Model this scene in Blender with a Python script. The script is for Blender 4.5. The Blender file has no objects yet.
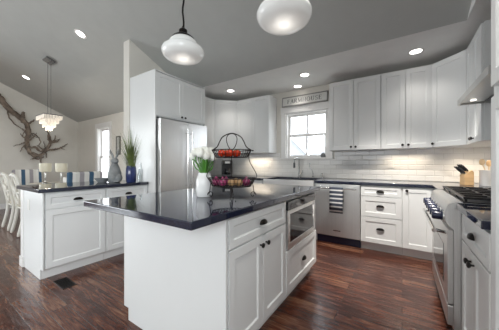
import bpy, math, random
from mathutils import Vector, Matrix
random.seed(7)
C = bpy.context.scene
COL = C.collection
PI = math.pi
R = math.radians

# ------------------------------------------------------------------ camera, sky, large lights, exposure
cam_d = bpy.data.cameras.new('camera')
cam = bpy.data.objects.new('camera', cam_d); COL.objects.link(cam)
cam.location = (0, 0, 1.16)
cam.rotation_euler = (R(90), 0, R(33.45))
cam_d.sensor_fit = 'HORIZONTAL'; cam_d.sensor_width = 36
cam_d.lens = 231 / 499 * 36
cam_d.shift_y = -1.0/499
cam_d.clip_start = .02; cam_d.clip_end = 300
C.camera = cam

W = bpy.data.worlds.new('sky'); C.world = W; W.use_nodes = True
bg = W.node_tree.nodes['Background']
bg.inputs['Color'].default_value = (.93, .96, 1, 1)
bg.inputs['Strength'].default_value = 3.2

def area(name, loc, rot, sx, sy, power, col=(1, 1, 1), spread=180):
    l = bpy.data.lights.new(name, 'AREA'); l.shape = 'RECTANGLE'; l.size = sx; l.size_y = sy
    l.energy = power; l.color = col; l.spread = R(spread)
    o = bpy.data.objects.new(name, l); COL.objects.link(o)
    o.location = loc; o.rotation_euler = rot
    return o
# added area lamps behind the camera, standing in for unseen window daylight
area('rear_fill', (-2.4, -4.4, 1.35), (R(72), 0, 0), 4.2, 2.2, 32, (.90, .96, 1), 140)
area('right_fill', (.9, -2.2, 1.4), (R(80), 0, R(90)), 2.4, 1.8, 125, (.90, .965, 1), 150)
area('side_fill', (-8.45, -2.2, 1.35), (R(80), 0, R(-90)), 3.0, 2.2, 100, (.90, .965, 1), 150)

C.view_settings.view_transform = 'Standard'
C.view_settings.look = 'None'
C.view_settings.exposure = 0.93
C.view_settings.gamma = 1
C.view_settings.use_curve_mapping = False
C.cycles.max_bounces = 10
C.cycles.diffuse_bounces = 6
C.cycles.sample_clamp_indirect = 6
C.cycles.caustics_reflective = False
C.cycles.caustics_refractive = False

# ------------------------------------------------------------------ mesh helpers
class MB:
    def __init__(s, m=None):
        s.v = []; s.f = []; s.m = m or Matrix()
    def add(s, vs, fs):
        b = len(s.v)
        s.v += [tuple(s.m @ Vector(p)) for p in vs]
        s.f += [tuple(b + i for i in f) for f in fs]
        return s
    def box(s, x0, x1, y0, y1, z0, z1):
        return s.add([(x0,y0,z0),(x1,y0,z0),(x1,y1,z0),(x0,y1,z0),(x0,y0,z1),(x1,y0,z1),(x1,y1,z1),(x0,y1,z1)],
              [(0,3,2,1),(4,5,6,7),(0,1,5,4),(1,2,6,5),(2,3,7,6),(3,0,4,7)])
    def prism(s, poly, z0, z1):
        n = len(poly)
        vs = [(x, y, z0) for x, y in poly] + [(x, y, z1) for x, y in poly]
        fs = [tuple(range(n))[::-1], tuple(range(n, 2*n))] + [(i, (i+1) % n, n+(i+1) % n, n+i) for i in range(n)]
        return s.add(vs, fs)
    def prism_x(s, poly, x0, x1):          # poly in (y,z)
        n = len(poly)
        vs = [(x0, y, z) for y, z in poly] + [(x1, y, z) for y, z in poly]
        fs = [tuple(range(n))[::-1], tuple(range(n, 2*n))] + [(i, (i+1) % n, n+(i+1) % n, n+i) for i in range(n)]
        return s.add(vs, fs)
    def lathe(s, prof, c=(0,0,0), n=24, ax='z', a0=0, a1=2*PI, sx=1, sy=1):
        full = abs(a1 - a0 - 2*PI) < 1e-6
        k = n if full else n + 1
        vs = []; fs = []
        for r, z in prof:
            for i in range(k):
                a = a0 + (a1 - a0) * i / n
                p = (r*math.cos(a)*sx, r*math.sin(a)*sy, z)
                if ax == 'y': p = (p[0], -p[2], p[1])      # axis along -y (front of a cabinet)
                if ax == 'x': p = (p[2], p[0], p[1])
                vs.append((c[0]+p[0], c[1]+p[1], c[2]+p[2]))
        m = len(prof)
        for j in range(m - 1):
            for i in range(n):
                i2 = (i+1) % k
                fs.append((j*k+i, j*k+i2, (j+1)*k+i2, (j+1)*k+i))
        if full:
            if prof[0][0] > 1e-6: fs.append(tuple(range(k))[::-1])
            if prof[-1][0] > 1e-6: fs.append(tuple((m-1)*k+i for i in range(k)))
        return s.add(vs, fs)
    def tube(s, pts, r, n=8, cap=True, closed=False):
        P = [Vector(p) for p in pts]; k = len(P)
        rs = r if isinstance(r, (list, tuple)) else [r]*k
        vs = []; fs = []; nrm = None
        for i, p in enumerate(P):
            if closed: t = P[(i+1) % k] - P[i-1]
            else: t = P[min(i+1, k-1)] - P[max(i-1, 0)]
            t.normalize()
            if nrm is None:
                nrm = t.orthogonal().normalized()
            else:
                nrm = nrm - t * nrm.dot(t)
                nrm = nrm.normalized() if nrm.length > 1e-6 else t.orthogonal().normalized()
            b = t.cross(nrm)
            for j in range(n):
                a = 2*PI*j/n
                vs.append(tuple(p + (nrm*math.cos(a) + b*math.sin(a))*rs[i]))
        for i in range(k if closed else k-1):
            i2 = (i+1) % k
            for j in range(n):
                j2 = (j+1) % n
                fs.append((i*n+j, i*n+j2, i2*n+j2, i2*n+j))
        if cap and not closed:
            fs.append(tuple(range(n))[::-1]); fs.append(tuple((k-1)*n+j for j in range(n)))
        return s.add(vs, fs)
    def ball(s, c, rx, ry=None, rz=None, n=16, m=10):
        ry = rx if ry is None else ry; rz = rx if rz is None else rz
        vs = []; fs = []
        for j in range(m+1):
            ph = -PI/2 + PI*j/m
            for i in range(n):
                a = 2*PI*i/n
                vs.append((c[0]+rx*math.cos(ph)*math.cos(a), c[1]+ry*math.cos(ph)*math.sin(a), c[2]+rz*math.sin(ph)))
        for j in range(m):
            for i in range(n):
                i2 = (i+1) % n
                fs.append((j*n+i, j*n+i2, (j+1)*n+i2, (j+1)*n+i))
        return s.add(vs, fs)
    def build(s, name, mat, parent=None, smooth=False, bevel=0, solid=0, sub=0, loc=None, seg=2):
        me = bpy.data.meshes.new(name)
        me.from_pydata(s.v, [], s.f); me.validate()
        import bmesh
        bm = bmesh.new(); bm.from_mesh(me)
        bmesh.ops.remove_doubles(bm, verts=bm.verts, dist=1e-5)
        bmesh.ops.recalc_face_normals(bm, faces=bm.faces)
        bm.to_mesh(me); bm.free()
        me.materials.append(mat)
        o = bpy.data.objects.new(name, me); COL.objects.link(o)
        if loc: o.location = loc
        if parent: o.parent = parent
        if smooth:
            me.shade_smooth(); me.set_sharp_from_angle(angle=R(42))
        if solid:
            q = o.modifiers.new('s', 'SOLIDIFY'); q.thickness = solid; q.offset = 0
        if bevel:
            q = o.modifiers.new('b', 'BEVEL'); q.width = bevel; q.segments = seg; q.limit_method = 'ANGLE'; q.angle_limit = R(35)
            me.shade_smooth(); q.harden_normals = True
        if sub:
            q = o.modifiers.new('u', 'SUBSURF'); q.levels = sub; q.render_levels = sub
            me.shade_smooth()
        return o

def tag(o, label=None, cat=None, group=None, kind=None):
    if label: o['label'] = label
    if cat: o['category'] = cat
    if group: o['group'] = group
    if kind: o['kind'] = kind
    return o
def thing(name, label, cat, loc=(0,0,0), rz=0, group=None):
    o = bpy.data.objects.new(name, None); COL.objects.link(o)
    o.empty_display_size = .1
    o.location = loc; o.rotation_euler = (0, 0, rz)
    return tag(o, label, cat, group)
def struct(name, mb, mat, **k):
    o = mb.build(name, mat, **k)
    return tag(o, kind='structure')
def copy_tree(o, parent=None):
    c = o.copy(); COL.objects.link(c)
    if parent: c.parent = parent
    for ch in list(o.children): copy_tree(ch, c)
    return c
def smoothcurve(pts, k=6):
    P = [Vector(p) for p in pts]; out = []
    for i in range(len(P)-1):
        p0 = P[max(i-1, 0)]; p1 = P[i]; p2 = P[i+1]; p3 = P[min(i+2, len(P)-1)]
        for j in range(k):
            t = j/k
            out.append(.5*((2*p1)+(p2-p0)*t+(2*p0-5*p1+4*p2-p3)*t*t+(3*p1-p0-3*p2+p3)*t**3))
    out.append(P[-1])
    return [tuple(p) for p in out]

# ------------------------------------------------------------------ materials
def new_mat(name):
    m = bpy.data.materials.new(name); m.use_nodes = True
    nt = m.node_tree
    return m, nt, nt.nodes['Principled BSDF']
def mat(name, col, rough=.5, metal=0, var=.04, scale=6, bump=0, bscale=60, coat=0, emit=None, estr=0, stretch=None, spec=None, sheen=0, trans=0):
    m, nt, p = new_mat(name)
    N = nt.nodes; L = nt.links
    tc = N.new('ShaderNodeTexCoord')
    mp = N.new('ShaderNodeMapping')
    if stretch: mp.inputs['Scale'].default_value = stretch
    L.new(tc.outputs['Object'], mp.inputs['Vector'])
    nz = N.new('ShaderNodeTexNoise'); nz.inputs['Scale'].default_value = scale; nz.inputs['Detail'].default_value = 3
    L.new(mp.outputs['Vector'], nz.inputs['Vector'])
    rp = N.new('ShaderNodeValToRGB')
    rp.color_ramp.elements[0].position = .3; rp.color_ramp.elements[1].position = .7
    rp.color_ramp.elements[0].color = tuple(c*(1-var) for c in col) + (1,)
    rp.color_ramp.elements[1].color = tuple(min(1, c*(1+var)) for c in col) + (1,)
    L.new(nz.outputs['Fac'], rp.inputs['Fac']); L.new(rp.outputs['Color'], p.inputs['Base Color'])
    p.inputs['Roughness'].default_value = rough; p.inputs['Metallic'].default_value = metal
    p.inputs['Coat Weight'].default_value = coat
    p.inputs['Transmission Weight'].default_value = trans
    if spec is not None: p.inputs['Specular IOR Level'].default_value = spec
    if sheen: p.inputs['Sheen Weight'].default_value = sheen
    if bump:
        b = N.new('ShaderNodeBump'); b.inputs['Strength'].default_value = bump; b.inputs['Distance'].default_value = .004
        n2 = N.new('ShaderNodeTexNoise'); n2.inputs['Scale'].default_value = bscale; n2.inputs['Detail'].default_value = 3
        L.new(mp.outputs['Vector'], n2.inputs['Vector'])
        L.new(n2.outputs['Fac'], b.inputs['Height']); L.new(b.outputs['Normal'], p.inputs['Normal'])
    if emit:
        p.inputs['Emission Color'].default_value = emit + (1,); p.inputs['Emission Strength'].default_value = estr
    return m
def mat_glass(name, tint=(1,1,1), refl=.12):
    m = bpy.data.materials.new(name); m.use_nodes = True
    nt = m.node_tree; N = nt.nodes; L = nt.links
    N.remove(N['Principled BSDF']); out = N['Material Output']
    t = N.new('ShaderNodeBsdfTransparent'); t.inputs['Color'].default_value = tint + (1,)
    g = N.new('ShaderNodeBsdfGlossy'); g.inputs['Roughness'].default_value = .03
    lw = N.new('ShaderNodeLayerWeight'); lw.inputs['Blend'].default_value = refl
    mx = N.new('ShaderNodeMixShader')
    L.new(lw.outputs['Facing'], mx.inputs['Fac']); L.new(t.outputs[0], mx.inputs[1]); L.new(g.outputs[0], mx.inputs[2])
    L.new(mx.outputs[0], out.inputs['Surface'])
    return m
def mat_tile(name, axes):
    m, nt, p = new_mat(name); N = nt.nodes; L = nt.links
    tc = N.new('ShaderNodeTexCoord'); sp = N.new('ShaderNodeSeparateXYZ'); cb = N.new('ShaderNodeCombineXYZ')
    L.new(tc.outputs['Object'], sp.inputs[0])
    L.new(sp.outputs[axes[0]], cb.inputs[0]); L.new(sp.outputs[axes[1]], cb.inputs[1])
    mp = N.new('ShaderNodeMapping'); mp.inputs['Location'].default_value = (.03, -.917, 0)
    L.new(cb.outputs[0], mp.inputs[0])
    def brick(mort, smooth):
        b = N.new('ShaderNodeTexBrick'); b.offset = .5
        b.inputs['Scale'].default_value = 1; b.inputs['Brick Width'].default_value = .2; b.inputs['Row Height'].default_value = .0765
        b.inputs['Mortar Size'].default_value = mort; b.inputs['Mortar Smooth'].default_value = smooth
        L.new(mp.outputs[0], b.inputs['Vector']); return b
    b = brick(.0022, .2)
    b.inputs['Color1'].default_value = (.80, .79, .765, 1); b.inputs['Color2'].default_value = (.84, .83, .81, 1)
    b.inputs['Mortar'].default_value = (.66, .65, .63, 1)
    L.new(b.outputs['Color'], p.inputs['Base Color'])
    b2 = brick(.010, 1.0)
    bp = N.new('ShaderNodeBump'); bp.invert = True; bp.inputs['Strength'].default_value = .6; bp.inputs['Distance'].default_value = .004
    L.new(b2.outputs['Fac'], bp.inputs['Height']); L.new(bp.outputs['Normal'], p.inputs['Normal'])
    p.inputs['Roughness'].default_value = .1
    return m
def mat_floor():
    m, nt, p = new_mat('hardwood'); N = nt.nodes; L = nt.links
    tc = N.new('ShaderNodeTexCoord')
    b = N.new('ShaderNodeTexBrick'); b.offset = .37; b.offset_frequency = 2
    b.inputs['Scale'].default_value = 1; b.inputs['Brick Width'].default_value = 1.15; b.inputs['Row Height'].default_value = .127
    b.inputs['Mortar Size'].default_value = .0028; b.inputs['Mortar Smooth'].default_value = .6; b.inputs['Bias'].default_value = 0
    b.inputs['Color1'].default_value = (.15, .15, .15, 1); b.inputs['Color2'].default_value = (.95, .95, .95, 1); b.inputs['Mortar'].default_value = (.5, .5, .5, 1)
    L.new(tc.outputs['Object'], b.inputs['Vector'])
    mp = N.new('ShaderNodeMapping'); mp.inputs['Scale'].default_value = (2.2, 22, 1)
    L.new(tc.outputs['Object'], mp.inputs[0])
    # shift the grain from plank to plank
    sc = N.new('ShaderNodeVectorMath'); sc.operation = 'MULTIPLY_ADD'
    sc.inputs[1].default_value = (9, 5, 3)
    L.new(b.outputs['Color'], sc.inputs[0]); L.new(mp.outputs[0], sc.inputs[2])
    g = N.new('ShaderNodeTexNoise'); g.inputs['Scale'].default_value = 1.6; g.inputs['Detail'].default_value = 7; g.inputs['Roughness'].default_value = .65; g.inputs['Distortion'].default_value = 1.2
    L.new(sc.outputs[0], g.inputs['Vector'])
    blot = N.new('ShaderNodeTexNoise'); blot.inputs['Scale'].default_value = 2.3; blot.inputs['Detail'].default_value = 4
    L.new(tc.outputs['Object'], blot.inputs['Vector'])
    a1 = N.new('ShaderNodeMath'); a1.operation = 'MULTIPLY_ADD'; a1.inputs[1].default_value = .34
    sepc = N.new('ShaderNodeSeparateColor'); L.new(b.outputs['Color'], sepc.inputs[0])
    L.new(sepc.outputs[0], a1.inputs[0])
    a2 = N.new('ShaderNodeMath'); a2.operation = 'MULTIPLY_ADD'; a2.inputs[1].default_value = 1.5; a2.inputs[2].default_value = -.60
    L.new(g.outputs['Fac'], a2.inputs[0])
    a3 = N.new('ShaderNodeMath'); a3.operation = 'MULTIPLY_ADD'; a3.inputs[1].default_value = .55; a3.inputs[2].default_value = 0
    L.new(blot.outputs['Fac'], a3.inputs[0]); L.new(a3.outputs[0], a1.inputs[2])
    s = N.new('ShaderNodeMath'); s.operation = 'ADD'; L.new(a1.outputs[0], s.inputs[0]); L.new(a2.outputs[0], s.inputs[1])
    rp = N.new('ShaderNodeValToRGB'); e = rp.color_ramp.elements
    e[0].position = .22; e[0].color = FLOOR_COLS[0] + (1,)
    e[1].position = .95; e[1].color = FLOOR_COLS[3] + (1,)
    k = e.new(.45); k.color = FLOOR_COLS[1] + (1,)
    k = e.new(.68); k.color = FLOOR_COLS[2] + (1,)
    L.new(s.outputs[0], rp.inputs['Fac'])
    mx = N.new('ShaderNodeMix'); mx.data_type = 'RGBA'; mx.inputs['B'].default_value = (.012, .006, .004, 1)
    L.new(b.outputs['Fac'], mx.inputs['Factor']); L.new(rp.outputs['Color'], mx.inputs['A'])
    L.new(mx.outputs['Result'], p.inputs['Base Color'])
    p.inputs['Roughness'].default_value = .27
    p.inputs['Specular IOR Level'].default_value = .38
    p.inputs['Coat Weight'].default_value = .22; p.inputs['Coat Roughness'].default_value = .12
    # hand-scraped undulation
    mp2 = N.new('ShaderNodeMapping'); mp2.inputs['Scale'].default_value = (5, 16, 1); L.new(tc.outputs['Object'], mp2.inputs[0])
    w = N.new('ShaderNodeTexNoise'); w.inputs['Scale'].default_value = 1.6; w.inputs['Detail'].default_value = 4; L.new(mp2.outputs[0], w.inputs['Vector'])
    hs = N.new('ShaderNodeMath'); hs.operation = 'SUBTRACT'; L.new(w.outputs['Fac'], hs.inputs[0]); L.new(b.outputs['Fac'], hs.inputs[1])
    bp = N.new('ShaderNodeBump'); bp.inputs['Strength'].default_value = .55; bp.inputs['Distance'].default_value = .007
    L.new(hs.outputs[0], bp.inputs['Height']); L.new(bp.outputs['Normal'], p.inputs['Normal']); L.new(bp.outputs['Normal'], p.inputs['Coat Normal'])
    return m
def mat_granite():
    m, nt, p = new_mat('black_granite'); N = nt.nodes; L = nt.links
    tc = N.new('ShaderNodeTexCoord')
    v = N.new('ShaderNodeTexNoise'); v.inputs['Scale'].default_value = 420; v.inputs['Detail'].default_value = 2
    L.new(tc.outputs['Object'], v.inputs['Vector'])
    rp = N.new('ShaderNodeValToRGB'); e = rp.color_ramp.elements
    e[0].position = .55; e[0].color = (.006, .009, .026, 1); e[1].position = .8; e[1].color = (.09, .11, .17, 1)
    L.new(v.outputs['Fac'], rp.inputs['Fac']); L.new(rp.outputs['Color'], p.inputs['Base Color'])
    p.inputs['Roughness'].default_value = .045; p.inputs['IOR'].default_value = 1.75
    return m
def mat_stripes(name, cols, width, axis=0):
    m, nt, p = new_mat(name); N = nt.nodes; L = nt.links
    tc = N.new('ShaderNodeTexCoord'); sp = N.new('ShaderNodeSeparateXYZ'); L.new(tc.outputs['Object'], sp.inputs[0])
    d = N.new('ShaderNodeMath'); d.operation = 'MULTIPLY_ADD'; d.inputs[1].default_value = 1/width; d.inputs[2].default_value = 100.5
    L.new(sp.outputs[axis], d.inputs[0])
    fr = N.new('ShaderNodeMath'); fr.operation = 'FRACT'; L.new(d.outputs[0], fr.inputs[0])
    rp = N.new('ShaderNodeValToRGB'); rp.color_ramp.interpolation = 'CONSTANT'
    e = rp.color_ramp.elements
    e[0].position = 0; e[0].color = cols[0][1] + (1,)
    e[1].position = cols[1][0]; e[1].color = cols[1][1] + (1,)
    for q, c in cols[2:]:
        k = e.new(q); k.color = c + (1,)
    L.new(fr.outputs[0], rp.inputs['Fac']); L.new(rp.outputs['Color'], p.inputs['Base Color'])
    p.inputs['Roughness'].default_value = .9
    return m

FLOOR_COLS = [(.012, .0035, .0025), (.048, .012, .007), (.105, .035, .020), (.23, .118, .070)]
M = {}
M['wall'] = mat('greige_wall_paint', (.71, .685, .635), .8, var=.015, bump=.15, bscale=140)
M['ceil'] = mat('ceiling_paint_shaded', (.49, .50, .485), .85, var=.02, bump=.45, bscale=45)  # ceiling paint darkened to carry the dimmer light on the vault
M['soffit'] = mat('ceiling_paint_lit', (.87, .87, .855), .85, var=.02, bump=.3, bscale=60)  # same ceiling paint, lightened so the soffit looks more brightly lit
M['white'] = mat('white_cabinet_paint', (.77, .78, .78), .33, var=.012, scale=2)
M['trim'] = mat('white_trim_paint', (.82, .81, .80), .35, var=.01)
M['toe'] = mat('toe_kick_paint', (.76, .76, .755), .5, var=.02)
M['granite'] = mat_granite()
M['floor'] = mat_floor()
M['tileXZ'] = mat_tile('subway_tile', (0, 2)); M['tileYZ'] = mat_tile('subway_tile_side', (1, 2))
M['steel'] = mat('brushed_stainless', (.74, .74, .735), .37, 1, var=.05, scale=3, bump=.05, bscale=8, stretch=(60, 60, .6))
M['steelH'] = mat('brushed_stainless_hood', (.62, .62, .61), .38, 1, var=.04, scale=3)
M['tap'] = mat('satin_nickel_tap', (.42, .42, .42), .22, 1, var=.03)
M['chrome'] = mat('polished_chrome', (.72, .72, .72), .12, 1, var=.01)
M['darksteel'] = mat('dark_grey_steel', (.10, .10, .105), .4, .6, var=.05)
M['bronze'] = mat('dark_bronze', (.018, .016, .015), .32, .7, var=.1)
M['iron'] = mat('wrought_iron', (.020, .014, .012), .5, .4, var=.15)
M['black'] = mat('black_enamel', (.012, .012, .014), .3, var=.1)
M['navy'] = mat('navy_knob_plastic', (.010, .014, .045), .25, var=.1)
M['blackglass'] = mat('black_oven_glass', (.012, .013, .016), .06, var=.05, spec=.6)
M['glass'] = mat_glass('window_glass', (.97, .985, 1), .08)
M['vglass'] = mat_glass('clear_vase_glass', (.965, .975, .975), .30)
M['porcelain'] = mat('white_porcelain', (.84, .84, .835), .14, var=.01)
M['opal'] = mat('opal_glass_shade', (.76, .775, .77), .2, var=.01, emit=(1, .97, .93), estr=.06)
M['lamp'] = mat('lamp_lens', (.9, .9, .9), .4, emit=(1, .95, .88), estr=4)
M['nickel'] = mat('dark_nickel', (.30, .30, .31), .25, 1, var=.05)
M['hoodlens'] = mat('hood_lamp_lens', (.9, .9, .9), .4, emit=(1, .93, .84), estr=1.2)
M['crystal'] = mat('warm_lit_crystal', (.9, .85, .78), .15, var=.12, scale=40, emit=(1, .86, .7), estr=.12)
M['tomato'] = mat('red_tomato_skin', (.62, .045, .012), .25, var=.25, scale=9)
M['onion'] = mat('purple_onion_skin', (.30, .035, .12), .35, var=.35, scale=12)
M['potato'] = mat('tan_potato_skin', (.44, .27, .13), .6, var=.2, scale=14, bump=.2)
M['leaf'] = mat('tulip_leaf', (.10, .30, .045), .45, var=.25)
M['petal'] = mat('white_tulip_petal', (.86, .86, .80), .6, var=.05)
M['grass'] = mat('ornamental_grass_blade', (.12, .16, .045), .55, var=.7, scale=10)
M['bluevase'] = mat('blue_glazed_ceramic', (.028, .04, .13), .15, var=.2)
M['stone'] = mat('grey_cast_stone', (.22, .23, .235), .7, var=.25, scale=14, bump=.4)
M['wood'] = mat('light_block_wood', (.60, .40, .21), .45, var=.15, scale=4, stretch=(1, 1, 8))
M['spoon'] = mat('pale_spoon_wood', (.66, .50, .32), .6, var=.12)
M['driftwood'] = mat('weathered_driftwood', (.19, .15, .12), .85, var=.5, scale=9, bump=.9, bscale=30)
M['cream'] = mat('cream_linen', (.72, .66, .53), .9, var=.05)
M['chairwhite'] = mat('antique_white_paint', (.74, .72, .66), .5, var=.08)
M['candle'] = mat('ivory_candle_wax', (.86, .80, .62), .5, var=.02)
M['goblet'] = mat('ivory_goblet_glaze', (.80, .76, .62), .3, var=.04)
M['silver'] = mat('aged_silver', (.55, .54, .52), .3, 1, var=.1)
M['teal'] = mat('dark_teal_tray', (.05, .075, .085), .3, var=.1)
M['tablewood'] = mat('pale_table_wood', (.60, .56, .50), .5, var=.1, stretch=(1, 8, 1))
M['signface'] = mat('whitewashed_sign_board', (.66, .655, .635), .8, var=.06, scale=9)
M['signframe'] = mat('weathered_grey_frame', (.25, .245, .235), .8, var=.2)
M['ink'] = mat('grey_sign_paint', (.09, .095, .10), .8, var=.1)
M['plate'] = mat('outlet_plastic', (.82, .81, .78), .4, var=.01)
M['picframe'] = mat('dark_picture_frame', (.06, .055, .05), .5, var=.1)
M['picmat'] = mat('grey_print', (.42, .42, .40), .7, var=.35, scale=14)
M['houseside'] = mat('pale_house_siding', (.26, .27, .28), .8, var=.03)
M['roof'] = mat('light_grey_shingle', (.20, .205, .21), .9, var=.1)
M['ground'] = mat('dry_grass_ground', (.52, .52, .47), .95, var=.15, scale=.6)
M['stripe'] = mat_stripes('blue_grey_striped_fabric', [(0, (.74, .73, .70)), (.14, (.045, .10, .17)), (.36, (.66, .65, .62)), (.60, (.33, .31, .33)), (.82, (.66, .65, .62))], .30)
M['towel'] = mat_stripes('striped_dish_towel', [(0, (.75, .75, .75)), (.30, (.05, .06, .09)), (.95, (.75, .75, .75))], .058, 2)

# ------------------------------------------------------------------ room shell
WY, RX, LX = 4.08, .93, -3.42
SOF, SY, SLOPE = 2.54, 3.0, .45
DX, DY = -8.6, 3.12
RIDGE = 0.0
def ceil_z(y): return SOF + SLOPE*(SY - y)

struct('floor', MB().box(-8.7, 1.05, -4.6, 4.2, -.1, 0), M['floor'])
# back wall with the kitchen window opening
wx0, wx1, wz0, wz1 = -1.86, -1.075, 1.275, 2.12
b = MB()
b.box(LX, wx0, WY, WY+.12, 0, 2.7); b.box(wx1, RX+.12, WY, WY+.12, 0, 2.7)
b.box(wx0, wx1, WY, WY+.12, 0, wz0); b.box(wx0, wx1, WY, WY+.12, wz1, 2.7)
struct('wall_back', b, M['wall'])
struct('wall_right', MB().box(RX, RX+.12, -4.6, WY, 0, 4.6), M['wall'])
# partition beside the refrigerator, its top following the vault
b = MB()
b.prism_x([(1.9, 0), (WY+.12, 0), (WY+.12, 2.7), (SY+.1, 2.7), (1.9, ceil_z(1.9)+.05)], LX-.16, LX)
struct('wall_left', b, M['wall'])
b = MB()
dx0, dx1, dz0, dz1 = -7.26, -6.58, .55, 2.17
b.box(DX-.12, dx0, DY, DY+.12, 0, 2.7); b.box(dx1, LX-.16, DY, DY+.12, 0, 2.7)
b.box(dx0, dx1, DY, DY+.12, 0, dz0); b.box(dx0, dx1, DY, DY+.12, dz1, 2.7)
struct('wall_dining_back', b, M['wall'])
b = MB(); b.prism_x([(-4.6, 0), (DY, 0), (DY, 2.75), (RIDGE, ceil_z(RIDGE)+.3), (-4.6, 2.6)], DX-.12, DX)
struct('wall_dining_left', b, M['wall'])
b = MB(); b.box(DX, RX, -4.6, -4.48, 0, 2.7)
struct('wall_rear', b, M['wall'])
# vaulted ceiling: rises from the soffit edge to a ridge behind the kitchen, then falls to the rear wall
b = MB()
zr = ceil_z(RIDGE)
for xa, xb, ye in ((DX-.1, LX-.1, DY+.1), (LX-.1, RX+.1, SY)):
    b.prism_x([(ye, ceil_z(ye)), (RIDGE, zr), (-4.6, 2.5), (-4.6, 2.62), (RIDGE, zr+.12), (ye, ceil_z(ye)+.12)], xa, xb)
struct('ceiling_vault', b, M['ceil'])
# flat kitchen soffit, L-shaped: over the back run and along the range wall
b = MB()
BX = .52
b.box(LX-.1, RX+.1, SY, WY+.1, SOF, SOF+.12)
b.prism_x([(SY, SOF), (SY, SOF+.12), (RIDGE, zr+.05), (RIDGE, SOF)], BX, RX+.1)
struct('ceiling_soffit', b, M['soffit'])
struct('baseboard_dining_left', MB().box(DX, DX+.016, -4.4, DY, 0, .14), M['trim'], bevel=.004)
struct('baseboard_dining_back', MB().box(DX+.016, LX-.16, DY-.016, DY, 0, .14), M['trim'], bevel=.004)
# tiled splash zones
b = MB()
b.box(LX+.008, wx0-.12, WY-.008, WY, .917, 1.372); b.box(wx0-.12, wx1+.12, WY-.008, WY, .917, 1.245); b.box(wx1+.12, RX, WY-.008, WY, .917, 1.372)
struct('wall_tile_back', b, M['tileXZ'])
struct('wall_tile_right', MB().box(RX-.008, RX, 1.385, WY-.008, .917, 1.75), M['tileYZ'])
struct('wall_tile_left', MB().box(LX, LX+.008, 2.88, WY-.008, .917, 1.372), M['tileYZ'])

# kitchen window
def window(n, x0, x1, z0, z1, y, casing, mid, sill=True, vert=True):
    w = thing('window_%d' % n, None, None, ((x0+x1)/2, y, z0)); w['kind'] = 'structure'
    cx, cz = (x0+x1)/2, z0
    def L(bx): return [bx[0]-cx, bx[1]-cx, bx[2], bx[3], bx[4]-cz, bx[5]-cz]
    c = casing
    b = MB()
    b.box(*L((x0-c, x0, -.022, 0, z0, z1))); b.box(*L((x1, x1+c, -.022, 0, z0, z1)))
    b.box(*L((x0-c-.01, x1+c+.01, -.028, 0, z1, z1+c+.03)))
    o = b.build('window_casing', M['trim'], w, bevel=.003); o['kind'] = 'structure'
    o = MB().box(*L((x0-c-.012, x1+c+.012, -.045, .05, z0-.025, z0))).build('window_sill', M['trim'], w, bevel=.003); o['kind'] = 'structure'
    b = MB(); t = .022
    b.box(*L((x0, x0+t, 0, .12, z0, z1))); b.box(*L((x1-t, x1, 0, .12, z0, z1)))
    b.box(*L((x0+t, x1-t, 0, .12, z1-t, z1))); b.box(*L((x0+t, x1-t, .05, .12, z0, z0+.006)))
    o = b.build('window_frame', M['trim'], w); o['kind'] = 'structure'
    def sash(za, zb, ya):
        b = MB(); s = .042; xa, xb = x0+t, x1-t
        b.box(*L((xa, xa+s, ya, ya+.03, za, zb))); b.box(*L((xb-s, xb, ya, ya+.03, za, zb)))
        b.box(*L((xa+s, xb-s, ya, ya+.03, za, za+s))); b.box(*L((xa+s, xb-s, ya, ya+.03, zb-s, zb)))
        if vert: b.box(*L((cx-.014, cx+.014, ya+.006, ya+.024, za+s, zb-s)))
        f = b.build('sash', M['trim'], w); f['kind'] = 'structure'
        p = MB().box(*L((xa+s, xb-s, ya+.013, ya+.017, za+s, zb-s))).build('pane', M['glass'], f); p['kind'] = 'structure'
    zm = z0 + (z1-z0)*mid
    sash(z0+.006, zm+.018, .055); sash(zm-.018, z1-t, .088)
window(1, wx0, wx1, wz0, wz1, WY, .09, .50)
window(2, dx0, dx1, dz0, dz1, DY, .10, .5, vert=False)

# peninsula end pilaster and pony wall back
struct('trim_1', MB().box(-3.66, -3.56, .765, .775, .11, .874).box(-3.67, -3.55, .755, .775, 0, .11), M['trim'], bevel=.003)

# outside
struct('ground', MB().box(-60, 60, 4.6, 120, -.6, -.5), M['ground'])
h = thing('house', 'pale gabled neighbour house seen through the window above the sink', 'house', (-11.2, 24, -.5))
MB().prism_x([(-4, 0), (4, 0), (4, 2.9), (0, 6.9), (-4, 2.9)], -4, 4).build('house_wall', M['houseside'], h).rotation_euler = (0, 0, R(90))
MB().prism_x([(-4.5, 2.3), (0, 6.85), (4.5, 2.3), (4.5, 2.6), (0, 7.15), (-4.5, 2.6)], -4.3, 4.3).build('roof', M['roof'], h).rotation_euler = (0, 0, R(90))
MB().prism_x([(-4.5, 2.28), (0, 6.8), (4.5, 2.28), (4.5, 2.62), (0, 7.17), (-4.5, 2.62)], -4.42, -4.31).build('gable_trim', M['trim'], h).rotation_euler = (0, 0, R(90))

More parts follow.
